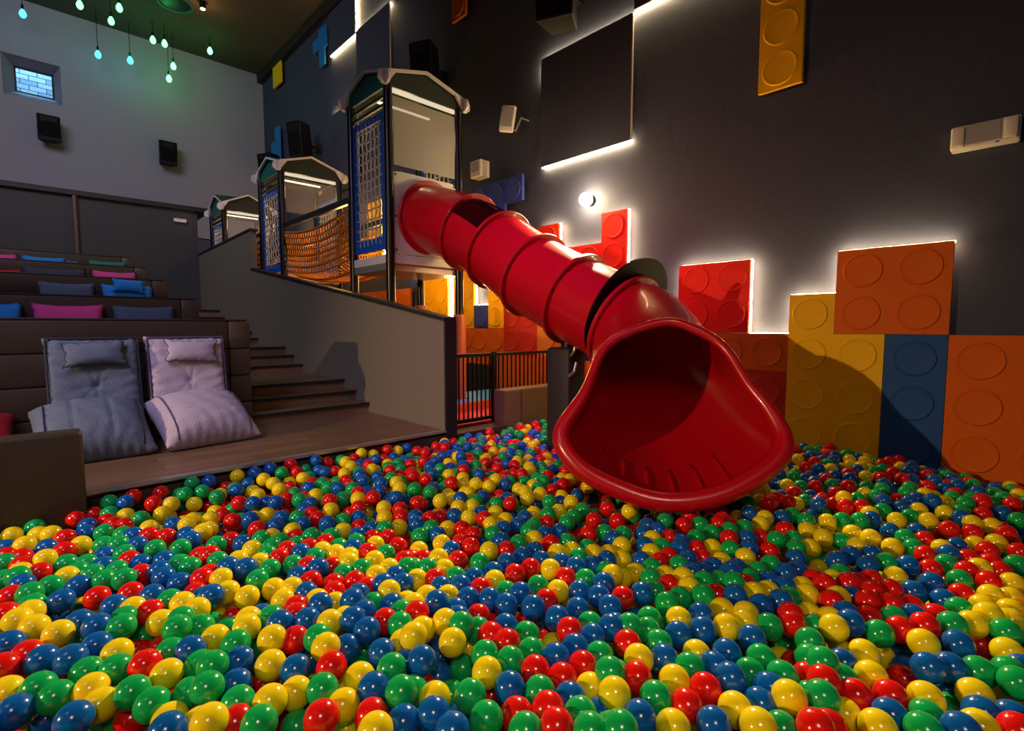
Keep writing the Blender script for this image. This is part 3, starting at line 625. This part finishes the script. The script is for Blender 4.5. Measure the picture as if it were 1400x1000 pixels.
def flange(c, tan, parent, r=FR, bolts=18, m='slide_flange'):
    bm = B(); loft(bm, [circ(c + tan * d, tan, rr) for d, rr in ((-.018, RT_ - .005), (-.018, r), (-.012, r + .006), (.012, r + .006), (.018, r), (.018, RT_ - .005), (-.018, RT_ - .005))])
    nf = len(bm.faces)
    for p in circ(c, tan, (RT_ + r) / 2 + .005, bolts):
        M = Matrix.Translation(p) @ tan.to_track_quat('Z', 'Y').to_matrix().to_4x4()
        bmesh.ops.create_cone(bm, cap_ends=True, segments=8, radius1=.009, radius2=.009, depth=.046, matrix=M)
    bm.faces.ensure_lookup_table()
    for q in bm.faces[nf:]: q.material_index = 1
    return part('flange', bm, [m, 'bolt'], parent, True, .5)
tans = [crd(i, 0) if i < 5 else crd(4, 1) for i in range(6)]
tans[0] = Vector((.03, -1, -.12)).normalized()
for i in range(5):
    n = 8; secs_o = []; secs_i = []
    def rad(t): return RT_ + .012 * math.sin(PI * t) ** .5 * 0 + (.0 if True else 0)
    def sec(r, a0=0, a1=2 * PI, endp=False): return [circ(cr(i, k / n), (tans[i] * (1 - k / n) + tans[i + 1] * (k / n)).normalized(), r, 64, a0, a1, endp) for k in range(n + 1)]
    if i == 1:     # lower shell red, top a see-through dome
        bm = B(); a0, a1 = math.radians(62), math.radians(298)
        o_, in_ = sec(RT_, a0, a1, True), sec(RT_ - .012, a0, a1, True)
        loft(bm, o_, False); loft(bm, in_, False); o = part('tube_section', bm, 'slide_red', SL, True)
        bm = B(); loft(bm, sec(RT_ - .004, a1 - 2 * PI - .02, a0 + .02, True), False); part('window_dome', bm, 'dome', o, True, label='dark see-through dome on top of the tube')
    else:
        bm = B(); loft(bm, sec(RT_)); loft(bm, sec(RT_ - .012)); o = part('tube_section', bm, 'slide_red', SL, True)
    flange(ctr[i], tans[i], o)
E_, tE = ctr[5], tans[5]
# exit section: circle at E lofted to the wide flared mouth
ang, tau = math.radians(55), math.radians(30)
hv = Vector((-math.sin(ang), -math.cos(ang), 0)); wv = Vector((math.cos(ang), -math.sin(ang), 0)); vv = -hv * math.sin(tau) + Vector((0, 0, math.cos(tau)))
r0 = ray(915, 575); MC = CC + r0 * (3.0 / r0.dot(FW)); nrm = wv.cross(vv)
def onrim(px, py):
    r = ray(px, py); return CC + r * ((MC - CC).dot(nrm) / r.dot(nrm))
rimpx = [(904, 441), (949, 450), (990, 476), (1022, 524), (1053, 563), (1071, 603), (1054, 637), (985, 677), (905, 686), (831, 662), (787, 633), (768, 592), (799, 539), (832, 471)]
rp = [onrim(*q) for q in rimpx]; NR = 112
def closed_cr(P, n):
    m = len(P); out = []
    for k in range(n):
        f = k / n * m; i = int(f); t = f - i; p0, p1, p2, p3 = P[(i - 1) % m], P[i % m], P[(i + 1) % m], P[(i + 2) % m]
        out.append(.5 * ((2 * p1) + (p2 - p0) * t + (2 * p0 - 5 * p1 + 4 * p2 - p3) * t * t + (3 * p1 - p0 - 3 * p2 + p3) * t ** 3))
    return out
RIM = closed_cr(rp, NR)
UE = tE.cross(Vector((0, 0, 1))).normalized(); VE = UE.cross(tE).normalized()
rc = sum(RIM, Vector()) / NR; hood = rc + vv * .18
# orientation: rim goes clockwise as seen from the camera (right side first)
def ringE(r):
    out = []
    for P in RIM:
        d = P - hood; x, y = d.dot(wv), d.dot(vv); a = math.atan2(x, y); out.append(E_ + (-UE * math.sin(a) + VE * math.cos(a)) * r)
    return out
if (UE.dot(wv)) > 0:
    def ringE(r):
        out = []
        for P in RIM:
            d = P - hood; a = math.atan2(d.dot(wv), d.dot(vv)); out.append(E_ + (UE * math.sin(a) + VE * math.cos(a)) * r)
        return out
def exit_secs(rE, inset):
    A0 = ringE(rE); S = []
    axis = (hood - E_).normalized()
    for k in range(25):
        t = k / 24; row = []
        h00, h10, h01, h11 = 2 * t ** 3 - 3 * t * t + 1, t ** 3 - 2 * t * t + t, -2 * t ** 3 + 3 * t * t, t ** 3 - t * t
        for a, P in zip(A0, RIM):
            out = (P - rc); out = (out - nrm * out.dot(nrm)); l = out.length; out.normalize()
            low = max(0, -out.dot(vv)); side = abs(out.dot(wv))
            Pi = P - out * inset; L = (Pi - a).length
            T0 = (tE * .8 + out * (.25 + .3 * side)) * L; T1 = (hv * (1.1 - .2 * low) + out * (.12 + .2 * side) - Vector((0, 0, .25 * (1 - low)))) * L
            row.append(a * h00 + T0 * h10 + Pi * h01 + T1 * h11)
        S.append(row)
    return S
SO = exit_secs(RT_, .0); SI = exit_secs(RT_ - .012, .014)
bm = B(); loft(bm, SO); loft(bm, SI); EX = part('exit_section', bm, 'slide_red', SL, True)
flange(E_, tE, EX)
bm = B(); tube(bm, RIM, [.030 + .028 * min(1, max(0, .5 - (P - rc).dot(vv) * 2.2)) for P in RIM], 20, True); part('rim', bm, 'slide_red', EX, True)
bm = B()       # grip ridges across the run-out
for k in range(7):
    fi = NR * (8.35 + (3 - k) * .52) / 14; i0 = int(fi) % NR
    line = []
    for s in range(19, 25):
        p = SI[s][i0]; line.append(p + Vector((0, 0, .004)) - hv * 0.0)
    if len(line) > 1: tube(bm, line, [.005, .012, .014, .014, .014, .008], 10)
part('grip_ridges', bm, 'slide_red', EX, True)
# inner joint ring seen through the mouth
bm = B(); tube(bm, SI[10], .004, 6, True); part('joint', bm, 'slide_flange', EX, True)
# black crescent collar behind the last flange
bm = B(); cc0 = E_ - tE * .045; ins = circ(cc0, tE, RT_ + .003); outs = circ(cc0 + VE * .085 - UE * .045, tE, .475)
o2 = [p - tE * .02 for p in outs]; i2 = [p - tE * .02 for p in ins]
loft(bm, [ins, outs, o2, i2, ins]); part('collar', bm, 'collar_black', SL, True, .6, label='glossy black collar plate around the tube')
# padded column under the slide
t = thing('support_column', 'dark padded square column holding up the slide behind its mouth', 'column', (3.46, 2.93, -.38))
bm = B(); box(bm, (3.34, 2.80, -.38), (3.58, 3.06, .87), .03, 3); part('padding', bm, 'trim_dark', t, True, .7)
bm = B(); tube(bm, [(3.47, 2.93, .85), (3.50, 2.93, 1.02)], .06, 14); box(bm, (3.38, 2.86, .96), (3.66, 3.0, .99)); part('bracket', bm, 'post_brown', t)
bm = B(); tube(bm, [(3.34, 2.795, .63), (3.40, 2.79, .66), (3.43, 2.79, .74)], .013, 8); tube(bm, [(3.36, 2.795, .80), (3.40, 2.79, .84), (3.42, 2.79, .93)], .011, 8); part('strap', bm, 'alu', t)

# ------------------------------------------------------------------ gate, railing, low wall, mats
t = thing('metal_gate', 'black barred gate beside the sloping wall, red mat behind', 'gate', (3.2, 4.0, .06))
bm = B()
for X in (2.97, 3.55): box(bm, (X - .025, 3.98, .06), (X + .025, 4.02, .79))
for z in (.1, .76): box(bm, (2.97, 3.985, z - .018), (3.55, 4.015, z + .018))
part('gate_frame', bm, 'black_metal', t)
for k in range(9):
    bm = B(); x = 2.97 + .58 * (k + 1) / 10; tube(bm, [(x, 4.0, .1), (x, 4.0, .76)], .0085, 8); part('bar', bm, 'black_metal', t)
t = thing('railing', 'black barred railing above the low padded wall under the slide', 'railing', (4.2, 4.0, .3))
bm = B(); box(bm, (3.58, 3.985, .745), (4.86, 4.015, .775)); box(bm, (3.58, 3.985, .36), (4.86, 4.015, .385)); part('rails', bm, 'black_metal', t)
for k in range(20):
    bm = B(); x = 3.62 + 1.2 * k / 19; tube(bm, [(x, 4.0, .36), (x, 4.0, .76)], .0085, 8); part('bar', bm, 'black_metal', t)
bm = B(); box(bm, (3.50, 3.78, -.38), (4.86, 3.95, .40), .015, 2); t = thing('padded_wall', 'low olive-brown padded wall behind the balls under the slide', 'low wall', (4.2, 3.86, -.38)); part('padding', bm, 'leather_olive', t)
bm = B(); box(bm, (3.74, 3.775, -.3), (3.744, 3.782, .39)); part('seam', bm, 'trim_dark', t)
tag(obj('foam_mat', qbox((2.92, 4.08, .022), (4.5, 4.69, .05), .008), 'mat_red'), 'red foam mat on the floor behind the gate', 'mat')
tag(obj('foam_step', qbox((2.92, 4.695, .022), (4.84, 4.74, .15), .006), 'mat_orange'), 'orange foam step edge behind the red mat', 'foam step')
bm = B(); prism(bm, [(x, y, .022) for x, y in ((2.92, 4.745), (4.84, 4.745), (4.84, 5.5), (4.03, 5.5), (4.03, 4.97), (2.92, 4.97))], (0, 0, .13))
tag(obj('foam_platform', bm, 'mat_blue'), 'blue foam platform behind the orange step', 'foam mat')
# ------------------------------------------------------------------ ball pit
D_ = .09; RB = D_ / 2
BALLPX = dict(
    yellow='8,851 12,859 24,849 47,859 80,867 181,864 220,852 160,894 229,923 8,948 38,976 124,944 138,964 233,986 270,992 292,844 294,874 337,859 358,856 452,852 473,846 552,878 374,874 447,886 469,864 370,910 492,928 465,938 404,949 370,960 469,966 288,988 474,998 514,1000 610,851 576,862 564,873 619,878 698,850 756,884 640,886 666,920 703,934 594,956 808,942 839,952 928,848 1018,852 994,858 873,902 953,896 1108,842 1068,904 923,932 874,950 1078,955 1006,971 964,972 920,996 936,986 1037,994 1139,859 1144,887 1262,880 1330,854 1352,842 1380,850 1378,893 1181,895 1204,898 1190,926 1266,956 1334,952 1376,954 1153,977 1339,996 1200,996 61,765 26,784 91,790 250,826 182,834 40,838 270,834 110,746 33,746 16,733 30,703 53,732 70,731 172,706 204,723 222,703 256,718 264,712 277,728 302,792 325,767 345,752 356,770 311,810 338,817 375,806 342,848 441,754 460,758 478,762 476,770 512,767 532,778 514,788 532,810 456,826 556,824 388,822 400,805 434,822 371,735 400,727 469,727 513,746 526,709 545,722 525,695 452,698 286,725 288,711 365,705 604,744 599,764 606,779 669,754 572,754 571,793 676,795 730,738 752,779 763,809 583,817 612,816 762,757 782,754 838,788 812,758 831,758 612,724 564,828 677,702 627,694 645,693 641,708 691,712 671,718 730,703 764,700 850,766 869,785 848,790 910,788 935,791 941,804 1031,812 1051,810 1098,804 1102,814 988,835 1019,840 1019,763 986,769 974,750 1108,750 891,757 850,747 1040,717 1103,726 1046,709 892,738 860,700 1220,749 1288,751 1224,790 1139,794 1146,818 1345,830 1356,816 1384,799 1340,778 1334,746 1362,743 1382,836 1136,848 1382,820 1190,736 1172,748 1166,730 1126,736 1226,712 1256,698 1292,702 1330,716 1356,720 1131,714 1189,703 1269,712',
    blue='12,882 80,844 108,852 134,857 58,903 98,902 132,884 260,890 20,974 66,984 102,984 230,1000 258,920 357,844 383,853 420,849 482,848 473,887 501,863 537,873 522,894 326,905 427,902 404,917 558,906 510,942 322,938 552,988 424,972 538,968 626,846 598,874 691,858 732,842 762,846 750,870 811,872 837,859 788,887 760,900 576,904 603,900 599,926 697,941 592,978 780,956 822,976 630,986 562,986 618,1000 842,856 868,848 958,842 961,862 927,869 909,902 994,894 998,882 1028,874 976,912 998,928 874,982 1052,942 1040,964 976,992 844,984 1160,852 1248,844 1230,889 1310,882 1352,873 1153,909 1238,917 1270,914 1300,914 1398,916 1292,946 1218,980 1346,978 1382,982 1314,1000 30,800 108,802 84,822 143,761 141,775 192,772 208,815 224,767 224,790 246,798 218,781 156,830 278,818 188,746 64,750 8,751 120,720 116,730 50,709 82,702 237,718 255,732 182,733 262,739 312,776 337,777 288,816 418,812 409,788 411,757 542,788 524,800 550,799 490,814 482,822 536,828 495,839 434,778 482,750 438,828 376,720 414,718 448,717 489,733 490,709 508,724 416,698 385,709 342,711 332,744 598,732 617,753 685,740 603,804 630,802 647,791 675,783 693,770 714,761 731,754 740,767 711,812 669,820 640,819 622,834 692,828 729,831 790,834 792,810 787,776 811,774 819,816 826,798 768,770 829,767 834,830 688,724 598,824 621,706 570,718 568,708 717,709 708,719 838,738 765,728 745,731 658,702 878,812 1004,815 1051,796 1074,785 1090,781 1088,765 1073,804 1068,823 1041,829 974,776 960,782 940,766 1000,784 1008,778 1024,752 878,768 929,751 932,743 946,784 1022,737 1024,702 1069,708 882,747 879,731 885,720 900,726 1242,774 1186,774 1144,768 1163,760 1191,759 1274,798 1248,810 1162,816 1290,822 1298,759 1308,748 1156,840 1217,727 1232,695 1370,702 1254,727 1192,710 1314,708',
    green='166,858 112,877 150,874 197,873 244,860 273,859 158,916 234,892 273,910 120,920 52,942 77,954 180,948 208,964 262,948 150,992 289,854 310,861 370,846 548,856 434,873 525,866 498,892 291,912 323,881 354,884 488,916 536,915 549,948 283,942 295,948 440,944 325,962 354,990 406,994 630,856 653,862 720,869 807,855 726,892 664,896 698,905 632,915 819,898 834,922 738,947 643,952 564,948 616,952 794,978 665,984 808,1000 720,1000 836,998 859,858 884,862 904,858 901,881 848,910 843,922 1051,857 1113,858 1076,886 1107,878 1108,902 1041,902 1026,922 942,914 897,955 1070,926 1110,952 1106,982 1068,998 846,998 1202,867 1222,847 1302,855 1375,865 1283,870 1125,910 1150,928 1338,919 1380,920 1390,934 1124,958 1268,982 1302,970 1262,1000 1302,988 8,771 91,772 7,793 24,790 69,802 42,812 44,828 106,782 118,772 128,786 142,794 160,781 170,758 162,745 170,792 245,772 260,776 232,822 247,848 170,847 212,751 247,750 48,722 13,712 142,746 142,729 74,712 54,701 150,703 192,710 168,732 298,768 369,779 352,794 401,773 371,749 366,759 431,763 493,779 471,786 511,826 527,758 557,778 463,749 425,734 405,746 384,741 550,838 357,738 453,734 407,709 469,713 487,742 526,724 296,746 574,734 656,770 566,776 585,778 624,790 709,744 736,802 692,810 800,793 775,742 792,763 830,782 803,750 723,727 730,720 674,731 590,723 749,704 775,715 784,707 826,729 797,698 891,792 895,810 912,826 930,818 960,815 961,796 985,795 1004,798 1023,792 1035,782 1054,773 888,848 998,752 929,774 1089,751 906,749 1078,818 892,778 909,713 952,736 973,729 1018,722 1061,739 1102,712 957,718 852,731 1085,738 997,726 1083,705 1249,750 1212,770 1294,772 1312,794 1390,773 1312,834 1149,786 1149,741 1238,736 1207,699 1176,712 1151,712 1315,700 1245,707 1392,712',
    red='8,841 37,896 195,851 266,846 138,896 192,894 198,910 218,890 3,914 18,932 180,984 274,972 320,846 406,842 528,850 402,875 453,912 362,938 290,968 508,980 322,988 376,990 440,982 590,849 653,844 671,856 672,870 692,880 720,852 779,863 739,878 732,918 797,912 769,929 672,952 575,938 750,970 707,978 760,994 893,841 858,881 1083,854 1087,910 869,927 964,943 938,966 1106,926 1116,996 1186,846 1170,872 1231,862 1264,856 1280,844 1396,852 1338,883 1234,930 1125,936 1140,948 1169,952 1218,954 1132,994 1390,1000 28,764 30,774 54,784 16,816 177,767 133,818 193,786 179,812 274,761 276,792 268,812 204,838 90,736 104,710 8,762 88,754 60,694 145,714 154,718 170,720 128,704 204,733 228,735 287,760 286,786 406,831 424,796 421,775 381,764 392,753 424,749 454,776 502,756 485,796 502,804 457,800 456,811 544,748 554,768 444,743 352,724 403,736 434,710 426,704 491,722 509,737 530,736 549,708 547,697 490,695 315,740 318,713 629,743 643,748 647,732 626,767 692,753 578,766 562,765 593,793 704,786 726,778 774,791 657,806 568,840 747,822 753,744 805,731 631,724 602,708 588,710 662,710 747,716 812,712 830,696 852,818 915,801 980,814 1018,800 1114,794 1082,842 960,764 953,752 914,762 900,770 1052,755 935,719 997,737 1040,736 982,717 915,737 844,713 1073,725 988,711 942,706 1266,760 1264,739 1272,779 1191,794 1315,814 1126,800 1138,824 1170,798 1161,800 1192,810 1186,824 1220,828 1218,808 1244,830 1352,796 1322,782 1354,770 1394,756 1350,754 1324,765 1366,782 1298,724 1330,729 1344,704 1376,730 1156,693 1178,694')
# balls of the near rows that lie deeper, under their neighbours
DEEP = set('12,859 8,851 80,844 150,874 112,877 181,864 197,873 138,896 192,894 218,890 180,984 150,992 38,976 66,984 274,972 258,920 18,932 195,851 266,846 292,844 289,854 320,846 358,856 310,861 498,892 354,884 362,938 290,968 295,948 465,938 427,902 488,916 469,864 525,866 537,873 424,972 376,990 406,994 474,998 538,968 590,849 598,874 603,900 671,856 599,926 632,915 640,886 698,850 720,852 732,842 744,852 750,870 739,878 756,884 575,938 703,934 672,952 616,952 630,986 562,986 904,858 893,841 868,848 1068,904 1087,910 1076,886 874,950 964,972 936,986 848,910 844,984 998,882 1170,872 1144,887 1204,898 1230,889 1283,870 1338,883 1352,873 1234,930 1238,917 1140,948 1292,946 1376,954 1302,970 1302,988 1396,852'.split())
meas = []; mcol = []
for c, s in BALLPX.items():
    for q in s.split():
        px, py = map(float, q.split(',')); meas.append((px, py)); mcol.append(c)
order = sorted(range(len(meas)), key=lambda i: meas[i][1]); meas = [meas[i] for i in order]; mcol = [mcol[i] for i in order]
Rr = np.array([tuple(ray(*q).normalized()) for q in meas]); C0 = np.array(CC)
zt = [-.075 if f'{int(q[0])},{int(q[1])}' in DEEP else (.015 if q[1] > 838 else 0.0) for q in meas]
P = np.array([tuple(on(2, z, *q)) for q, z in zip(meas, zt)]); P0 = P.copy()
# settle the piled balls: neighbours push each other apart while each keeps to a shallow layer
for it in range(220):
    d = P[:, None, :] - P[None, :, :]; l = np.sqrt((d ** 2).sum(-1)) + np.eye(len(P)); ov = np.clip(D_ * .985 - l, 0, None) * (1 - np.eye(len(P)))
    push = (d / l[..., None] * ov[..., None]).sum(1) * .32
    P += push
    t = ((P - C0) * Rr).sum(1); Q = C0 + Rr * t[:, None]; P += (Q - P) * (.22 if it < 100 else .5); P += (P0 - P) * .06
    P[:, 2] += np.where(P[:, 2] > .075, (.075 - P[:, 2]) * .5, 0) + np.where(P[:, 2] < -.10, (-.10 - P[:, 2]) * .5, 0)
MEAS = [tuple(p) for p in P]
NAMES = ['red', 'yellow', 'green', 'blue']
def inzone(p):                                     # the part of the pit filled by the balls above
    px, py, z = proj(p); return z > .2 and -25 < px < 1425 and 690 + (0 if 0 < px < 1400 else 0) < py < 1012
def blocked(x, y, z):
    if not (-1.1 < x < XF - RB - .005 and -1.0 < y < 3.74 - RB - .004): return True
    if x > 2.84 and False: return True
    if x < .195 + RB and y > 3.60 - RB: return True
    if 3.34 - RB < x < 3.60 + RB and 2.80 - RB < y < 3.06 + RB: return True
    return False
RIMXY = [(p.x, p.y, p.z) for p in RIM]
def slide_limit(x, y):                             # how high a ball may lie under or beside the slide's lip
    best = 9
    for (a, b, c) in RIMXY[::3]:
        d2 = (x - a) ** 2 + (y - b) ** 2
        if d2 < .0121: best = min(best, c - .06 - RB + .5 * d2 / .11)
    return best
POLY = [(p.x, p.y) for p in RIM]
def inpoly(x, y):
    r = False; j = len(POLY) - 1
    for i in range(len(POLY)):
        if (POLY[i][1] > y) != (POLY[j][1] > y) and x < (POLY[j][0] - POLY[i][0]) * (y - POLY[i][1]) / (POLY[j][1] - POLY[i][1]) + POLY[i][0]: r = not r
        j = i
    return r
def slide_floor(x, y):
    best, bd = 9, 9
    if inpoly(x, y): return -.06
    return slide_limit(x, y)
cells = {}
def cell(x, y): return int(math.floor(x / D_)), int(math.floor(y / D_))
def add(p): cells.setdefault(cell(p[0], p[1]), []).append(p)
for p in MEAS: add(p)
rr = random.Random(5)
def rest(x, y, base):
    z = base; cx, cy = cell(x, y)
    for i in (-1, 0, 1):
        for j in (-1, 0, 1):
            for q in cells.get((cx + i, cy + j), ()):
                d2 = (x - q[0]) ** 2 + (y - q[1]) ** 2
                if d2 < D_ * D_: z = max(z, q[2] + math.sqrt(D_ * D_ - d2))
    return z
TOP = []; fails = 0
hill = lambda x, y: .022 * math.sin(2.1 * x + 1.3 * y) + .016 * math.sin(3.7 * y - 1.9 * x + 1) + .045 * max(0, 1 - ((x - 4.5) ** 2 + (y - 1.2) ** 2) / .8) + .05 * max(0, 1 - (3.74 - y) / .35) * (1 if x < 2.9 else .4)
while fails < 1500 and len(TOP) < 6500:
    best = None
    for _ in range(5):
        x = rr.uniform(-1.05, XF - RB - .006); y = rr.uniform(-.95, 3.69)
        if x + y < -.6 or blocked(x, y, 0): continue
        z = rest(x, y, -.155)
        if best is None or z < best[2]: best = (x, y, z)
    if best is None: continue
    x, y, z = best
    lim = min(.012 + hill(x, y), slide_floor(x, y))
    if z > lim or (inzone((x, y, max(z, -.05))) and z > -.07): fails += 1; continue
    fails = 0; TOP.append(best); add(best)
# filling layer under the measured balls and in what gaps remain
FILL = []
k = 0
for iy in range(-11, 44):
    for ix in range(-13, 56):
        x = ix * D_ + (.045 if iy % 2 else 0) + rr.uniform(-.012, .012); y = iy * D_ * .9 + rr.uniform(-.012, .012); z = -.165 + rr.uniform(-.02, .02)
        if x + y > -.6 and not blocked(x, y, z): FILL.append((x, y, z))
def sphere(nu, nv):
    V = [(0, 0, 1)]; F = []
    for j in range(1, nv):
        a = PI * j / nv
        for i in range(nu): b = 2 * PI * i / nu; V.append((math.sin(a) * math.cos(b), math.sin(a) * math.sin(b), math.cos(a)))
    V.append((0, 0, -1)); n = len(V) - 1
    for i in range(nu): F.append((0, 1 + i, 1 + (i + 1) % nu))
    for j in range(nv - 2):
        for i in range(nu): a = 1 + j * nu + i; b = 1 + j * nu + (i + 1) % nu; F.append((a, a + nu, b + nu, b))
    for i in range(nu): F.append((n, 1 + (nv - 2) * nu + (i + 1) % nu, 1 + (nv - 2) * nu + i))
    return np.array(V, dtype=np.float32), F
def ballmesh(name, items, mats):
    vs, loops, tot, mi, off = [], [], [], [], 0
    cache = {}
    for (p, c, res) in items:
        if res not in cache:
            V, F = sphere(*res); cache[res] = (V, np.array([i for f in F for i in f]), np.array([len(f) for f in F]))
        V, L, T = cache[res]; A = rng.normal(size=3); A /= np.linalg.norm(A); Bq = np.cross(A, [.3, .5, .81]); Bq /= np.linalg.norm(Bq); Cq = np.cross(A, Bq)
        vs.append((V @ np.array([Bq, Cq, A]) * RB + np.array(p)).astype(np.float32)); loops.append(L + off); tot.append(T); mi.append(np.full(len(T), mats.index(c))); off += len(V)
    vs = np.concatenate(vs); loops = np.concatenate(loops); tot = np.concatenate(tot); mi = np.concatenate(mi)
    me = bpy.data.meshes.new(name); me.vertices.add(len(vs)); me.vertices.foreach_set('co', vs.ravel()); me.loops.add(len(loops)); me.loops.foreach_set('vertex_index', loops.astype(np.int32))
    me.polygons.add(len(tot)); st = np.concatenate([[0], np.cumsum(tot)[:-1]]); me.polygons.foreach_set('loop_start', st.astype(np.int32)); me.polygons.foreach_set('loop_total', tot.astype(np.int32))
    me.polygons.foreach_set('use_smooth', np.ones(len(tot), dtype=bool)); me.polygons.foreach_set('material_index', mi.astype(np.int32))
    for c in mats: me.materials.append(MATS['ball_' + c])
    me.update(); me.validate(); return me
dep = [proj(p)[2] for p in MEAS]; near = sorted(range(len(MEAS)), key=lambda i: dep[i])
inframe = [i for i in near if 0 < meas[i][0] < 1400 and meas[i][1] < 1000]
IND = inframe[:300]; INDS = set(IND)
rest_items = [(MEAS[i], mcol[i], (28, 18)) for i in range(len(MEAS)) if i not in INDS]
rest_items += [(p, rr.choice(NAMES), (24, 14) if (p[2] > -.1) else (14, 9)) for p in TOP]
rest_items += [(p, rr.choice(NAMES), (14, 9)) for p in FILL]
rest_o = bpy.data.objects.new('pit_balls', ballmesh('pit_balls', rest_items, NAMES)); COL.objects.link(rest_o)
tag(rest_o, 'mass of red, yellow, green and blue balls filling the rest of the pit', 'ball pit balls', None, 'stuff')
proto = {c: ballmesh('pit_ball', [((0, 0, 0), c, (40, 26))], [c]) for c in NAMES}
def nb(i, cond):
    x, y = meas[i]; b = None
    for j in range(len(meas)):
        if j != i:
            dx, dy = meas[j][0] - x, meas[j][1] - y; dd = dx * dx + dy * dy
            if cond(dx, dy) and (b is None or dd < b[0]): b = (dd, j)
    return b and mcol[b[1]]
seen_l = {}
for n_, i in enumerate(IND):
    x, y = meas[i]; c = mcol[i]
    l = nb(i, lambda dx, dy: dx < 0 and abs(dy) < abs(dx)); r = nb(i, lambda dx, dy: dx > 0 and abs(dy) < abs(dx)); u = nb(i, lambda dx, dy: dy < 0 and abs(dx) < -dy); f = nb(i, lambda dx, dy: dy > 0 and abs(dx) < dy)
    col_ = 'stair end' if x < 330 else 'stair half' if x < 700 else 'wall half' if x < 1070 else 'wall end'
    row = 'nearest row' if y > 940 else 'second row' if y > 895 else 'third row' if y > 850 else 'fourth row' if y > 800 else 'fifth row'
    bt = f'between {l} and {r}' if l and r else f'beside {l or r}'
    lab = f"{c} ball {bt}" + (f", {u} behind" if u else '') + (f", {f} in front" if f else '') + f", {row}, {col_}"
    if lab in seen_l: lab = lab.replace(' ball ', ' plastic ball ') if lab.replace(' ball ', ' plastic ball ') not in seen_l else lab.replace(' ball ', ' glossy ball ')
    seen_l[lab] = 1
    o = bpy.data.objects.new('pit_ball', proto[c]); COL.objects.link(o); o.location = MEAS[i]
    tag(o, lab, 'ball', 'nearest balls in the ball pit')
print('BALLS', len(MEAS), len(TOP), len(FILL), len(seen_l))

# ------------------------------------------------------------------ light
def light(kind, name, loc, energy, col, target=None, **kw):
    d = bpy.data.lights.new(name, kind); d.energy = energy; d.color = lin(col)[:3]
    for k, v in kw.items(): setattr(d, k, v)
    o = bpy.data.objects.new(name, d); COL.objects.link(o); o.location = loc
    if target is not None: o.rotation_euler = (Vector(target) - Vector(loc)).to_track_quat('-Z', 'Y').to_euler()
    return o
light('SPOT', 'stage_spot', (-6.0, 3.45, 2.6), 1550, (255, 212, 156), (3.2, 2.6, -.5), spot_size=math.radians(60), spot_blend=1, shadow_soft_size=.05)
light('SPOT', 'wall_beam', (4.8, 3.62, 2.86), 1450, (255, 228, 176), (.8, 1.15, .0), spot_size=math.radians(66), spot_blend=.9, shadow_soft_size=.05)
light('POINT', 'wall_lamp_light', (4.64, 3.84, 2.55), 25, (255, 220, 160), shadow_soft_size=.06)
light('AREA', 'seat_fill', (-2.2, 2.6, 4.6), 38, (205, 196, 242), (1.0, 5.6, .3), size=2.0, spread=math.radians(80))  # unseen violet fill added above the seating to brighten the loungers
light('AREA', 'ceiling_wash', (-1.5, 7.5, 7.3), 235, (222, 214, 236), (1.5, 14.0, 4.5), size=4.0, spread=math.radians(130))
light('AREA', 'magenta_sheen_light', (.6, 1.4, 6.6), 9, (225, 50, 255), (3.5, 3.3, 1.6), size=.7, spread=math.radians(34))  # unseen magenta light added for the purple sheen on the slide
light('AREA', 'front_fill', (-.9, -1.3, 3.6), 13, (255, 232, 205), (1.2, 1.2, 0), size=1.0, spread=math.radians(90))
light('AREA', 'daylight', (.45, 16.0, 8.6), 260, (170, 220, 255), (.45, 16.6, 6.2), size=1.2)
for T_, e in (((3.45, 5.5, 3.5), 9), ((3.45, 8.75, 3.3), 9), ((3.42, 11.85, 3.2), 12)): light('POINT', 'tower_lamp', T_, e, (255, 222, 170), shadow_soft_size=.12)
for T_, e in (((4.3, 6.6, 1.75), 12), ((4.2, 7.6, 2.2), 14), ((4.2, 10.2, 2.3), 12), ((4.45, 12.2, 3.3), 16), ((4.5, 5.4, 1.6), 5), ((4.5, 9.6, 3.3), 16), ((3.43, 7.1, 2.25), 24), ((4.2, 4.5, 1.15), 7), ((3.43, 10.3, 2.2), 8)): light('POINT', 'play_area_fill', T_, e, (255, 190, 100), shadow_soft_size=.1)  # unseen warm points added to brighten the play area, ropes and gate mats
for p, c in BULBP: light('POINT', 'bulb_glow', p + Vector((0, -.0, -.14)), 1.5, (60, 255, 120) if c == 'g' else (30, 200, 235), shadow_soft_size=.05)
light('POINT', 'ceiling_spot_glow', (3.02, 12.5, 7.5), 6, (255, 190, 110), shadow_soft_size=.05)
W = bpy.data.worlds.new('world'); SC.world = W; W.use_nodes = True
W.node_tree.nodes['Background'].inputs[0].default_value = lin((185, 180, 205)); W.node_tree.nodes['Background'].inputs[1].default_value = .045
SC.view_settings.view_transform = 'Standard'; SC.view_settings.look = 'None'; SC.view_settings.gamma = 1; SC.view_settings.exposure = 0; SC.view_settings.use_curve_mapping = False
SC.cycles.use_denoising = True
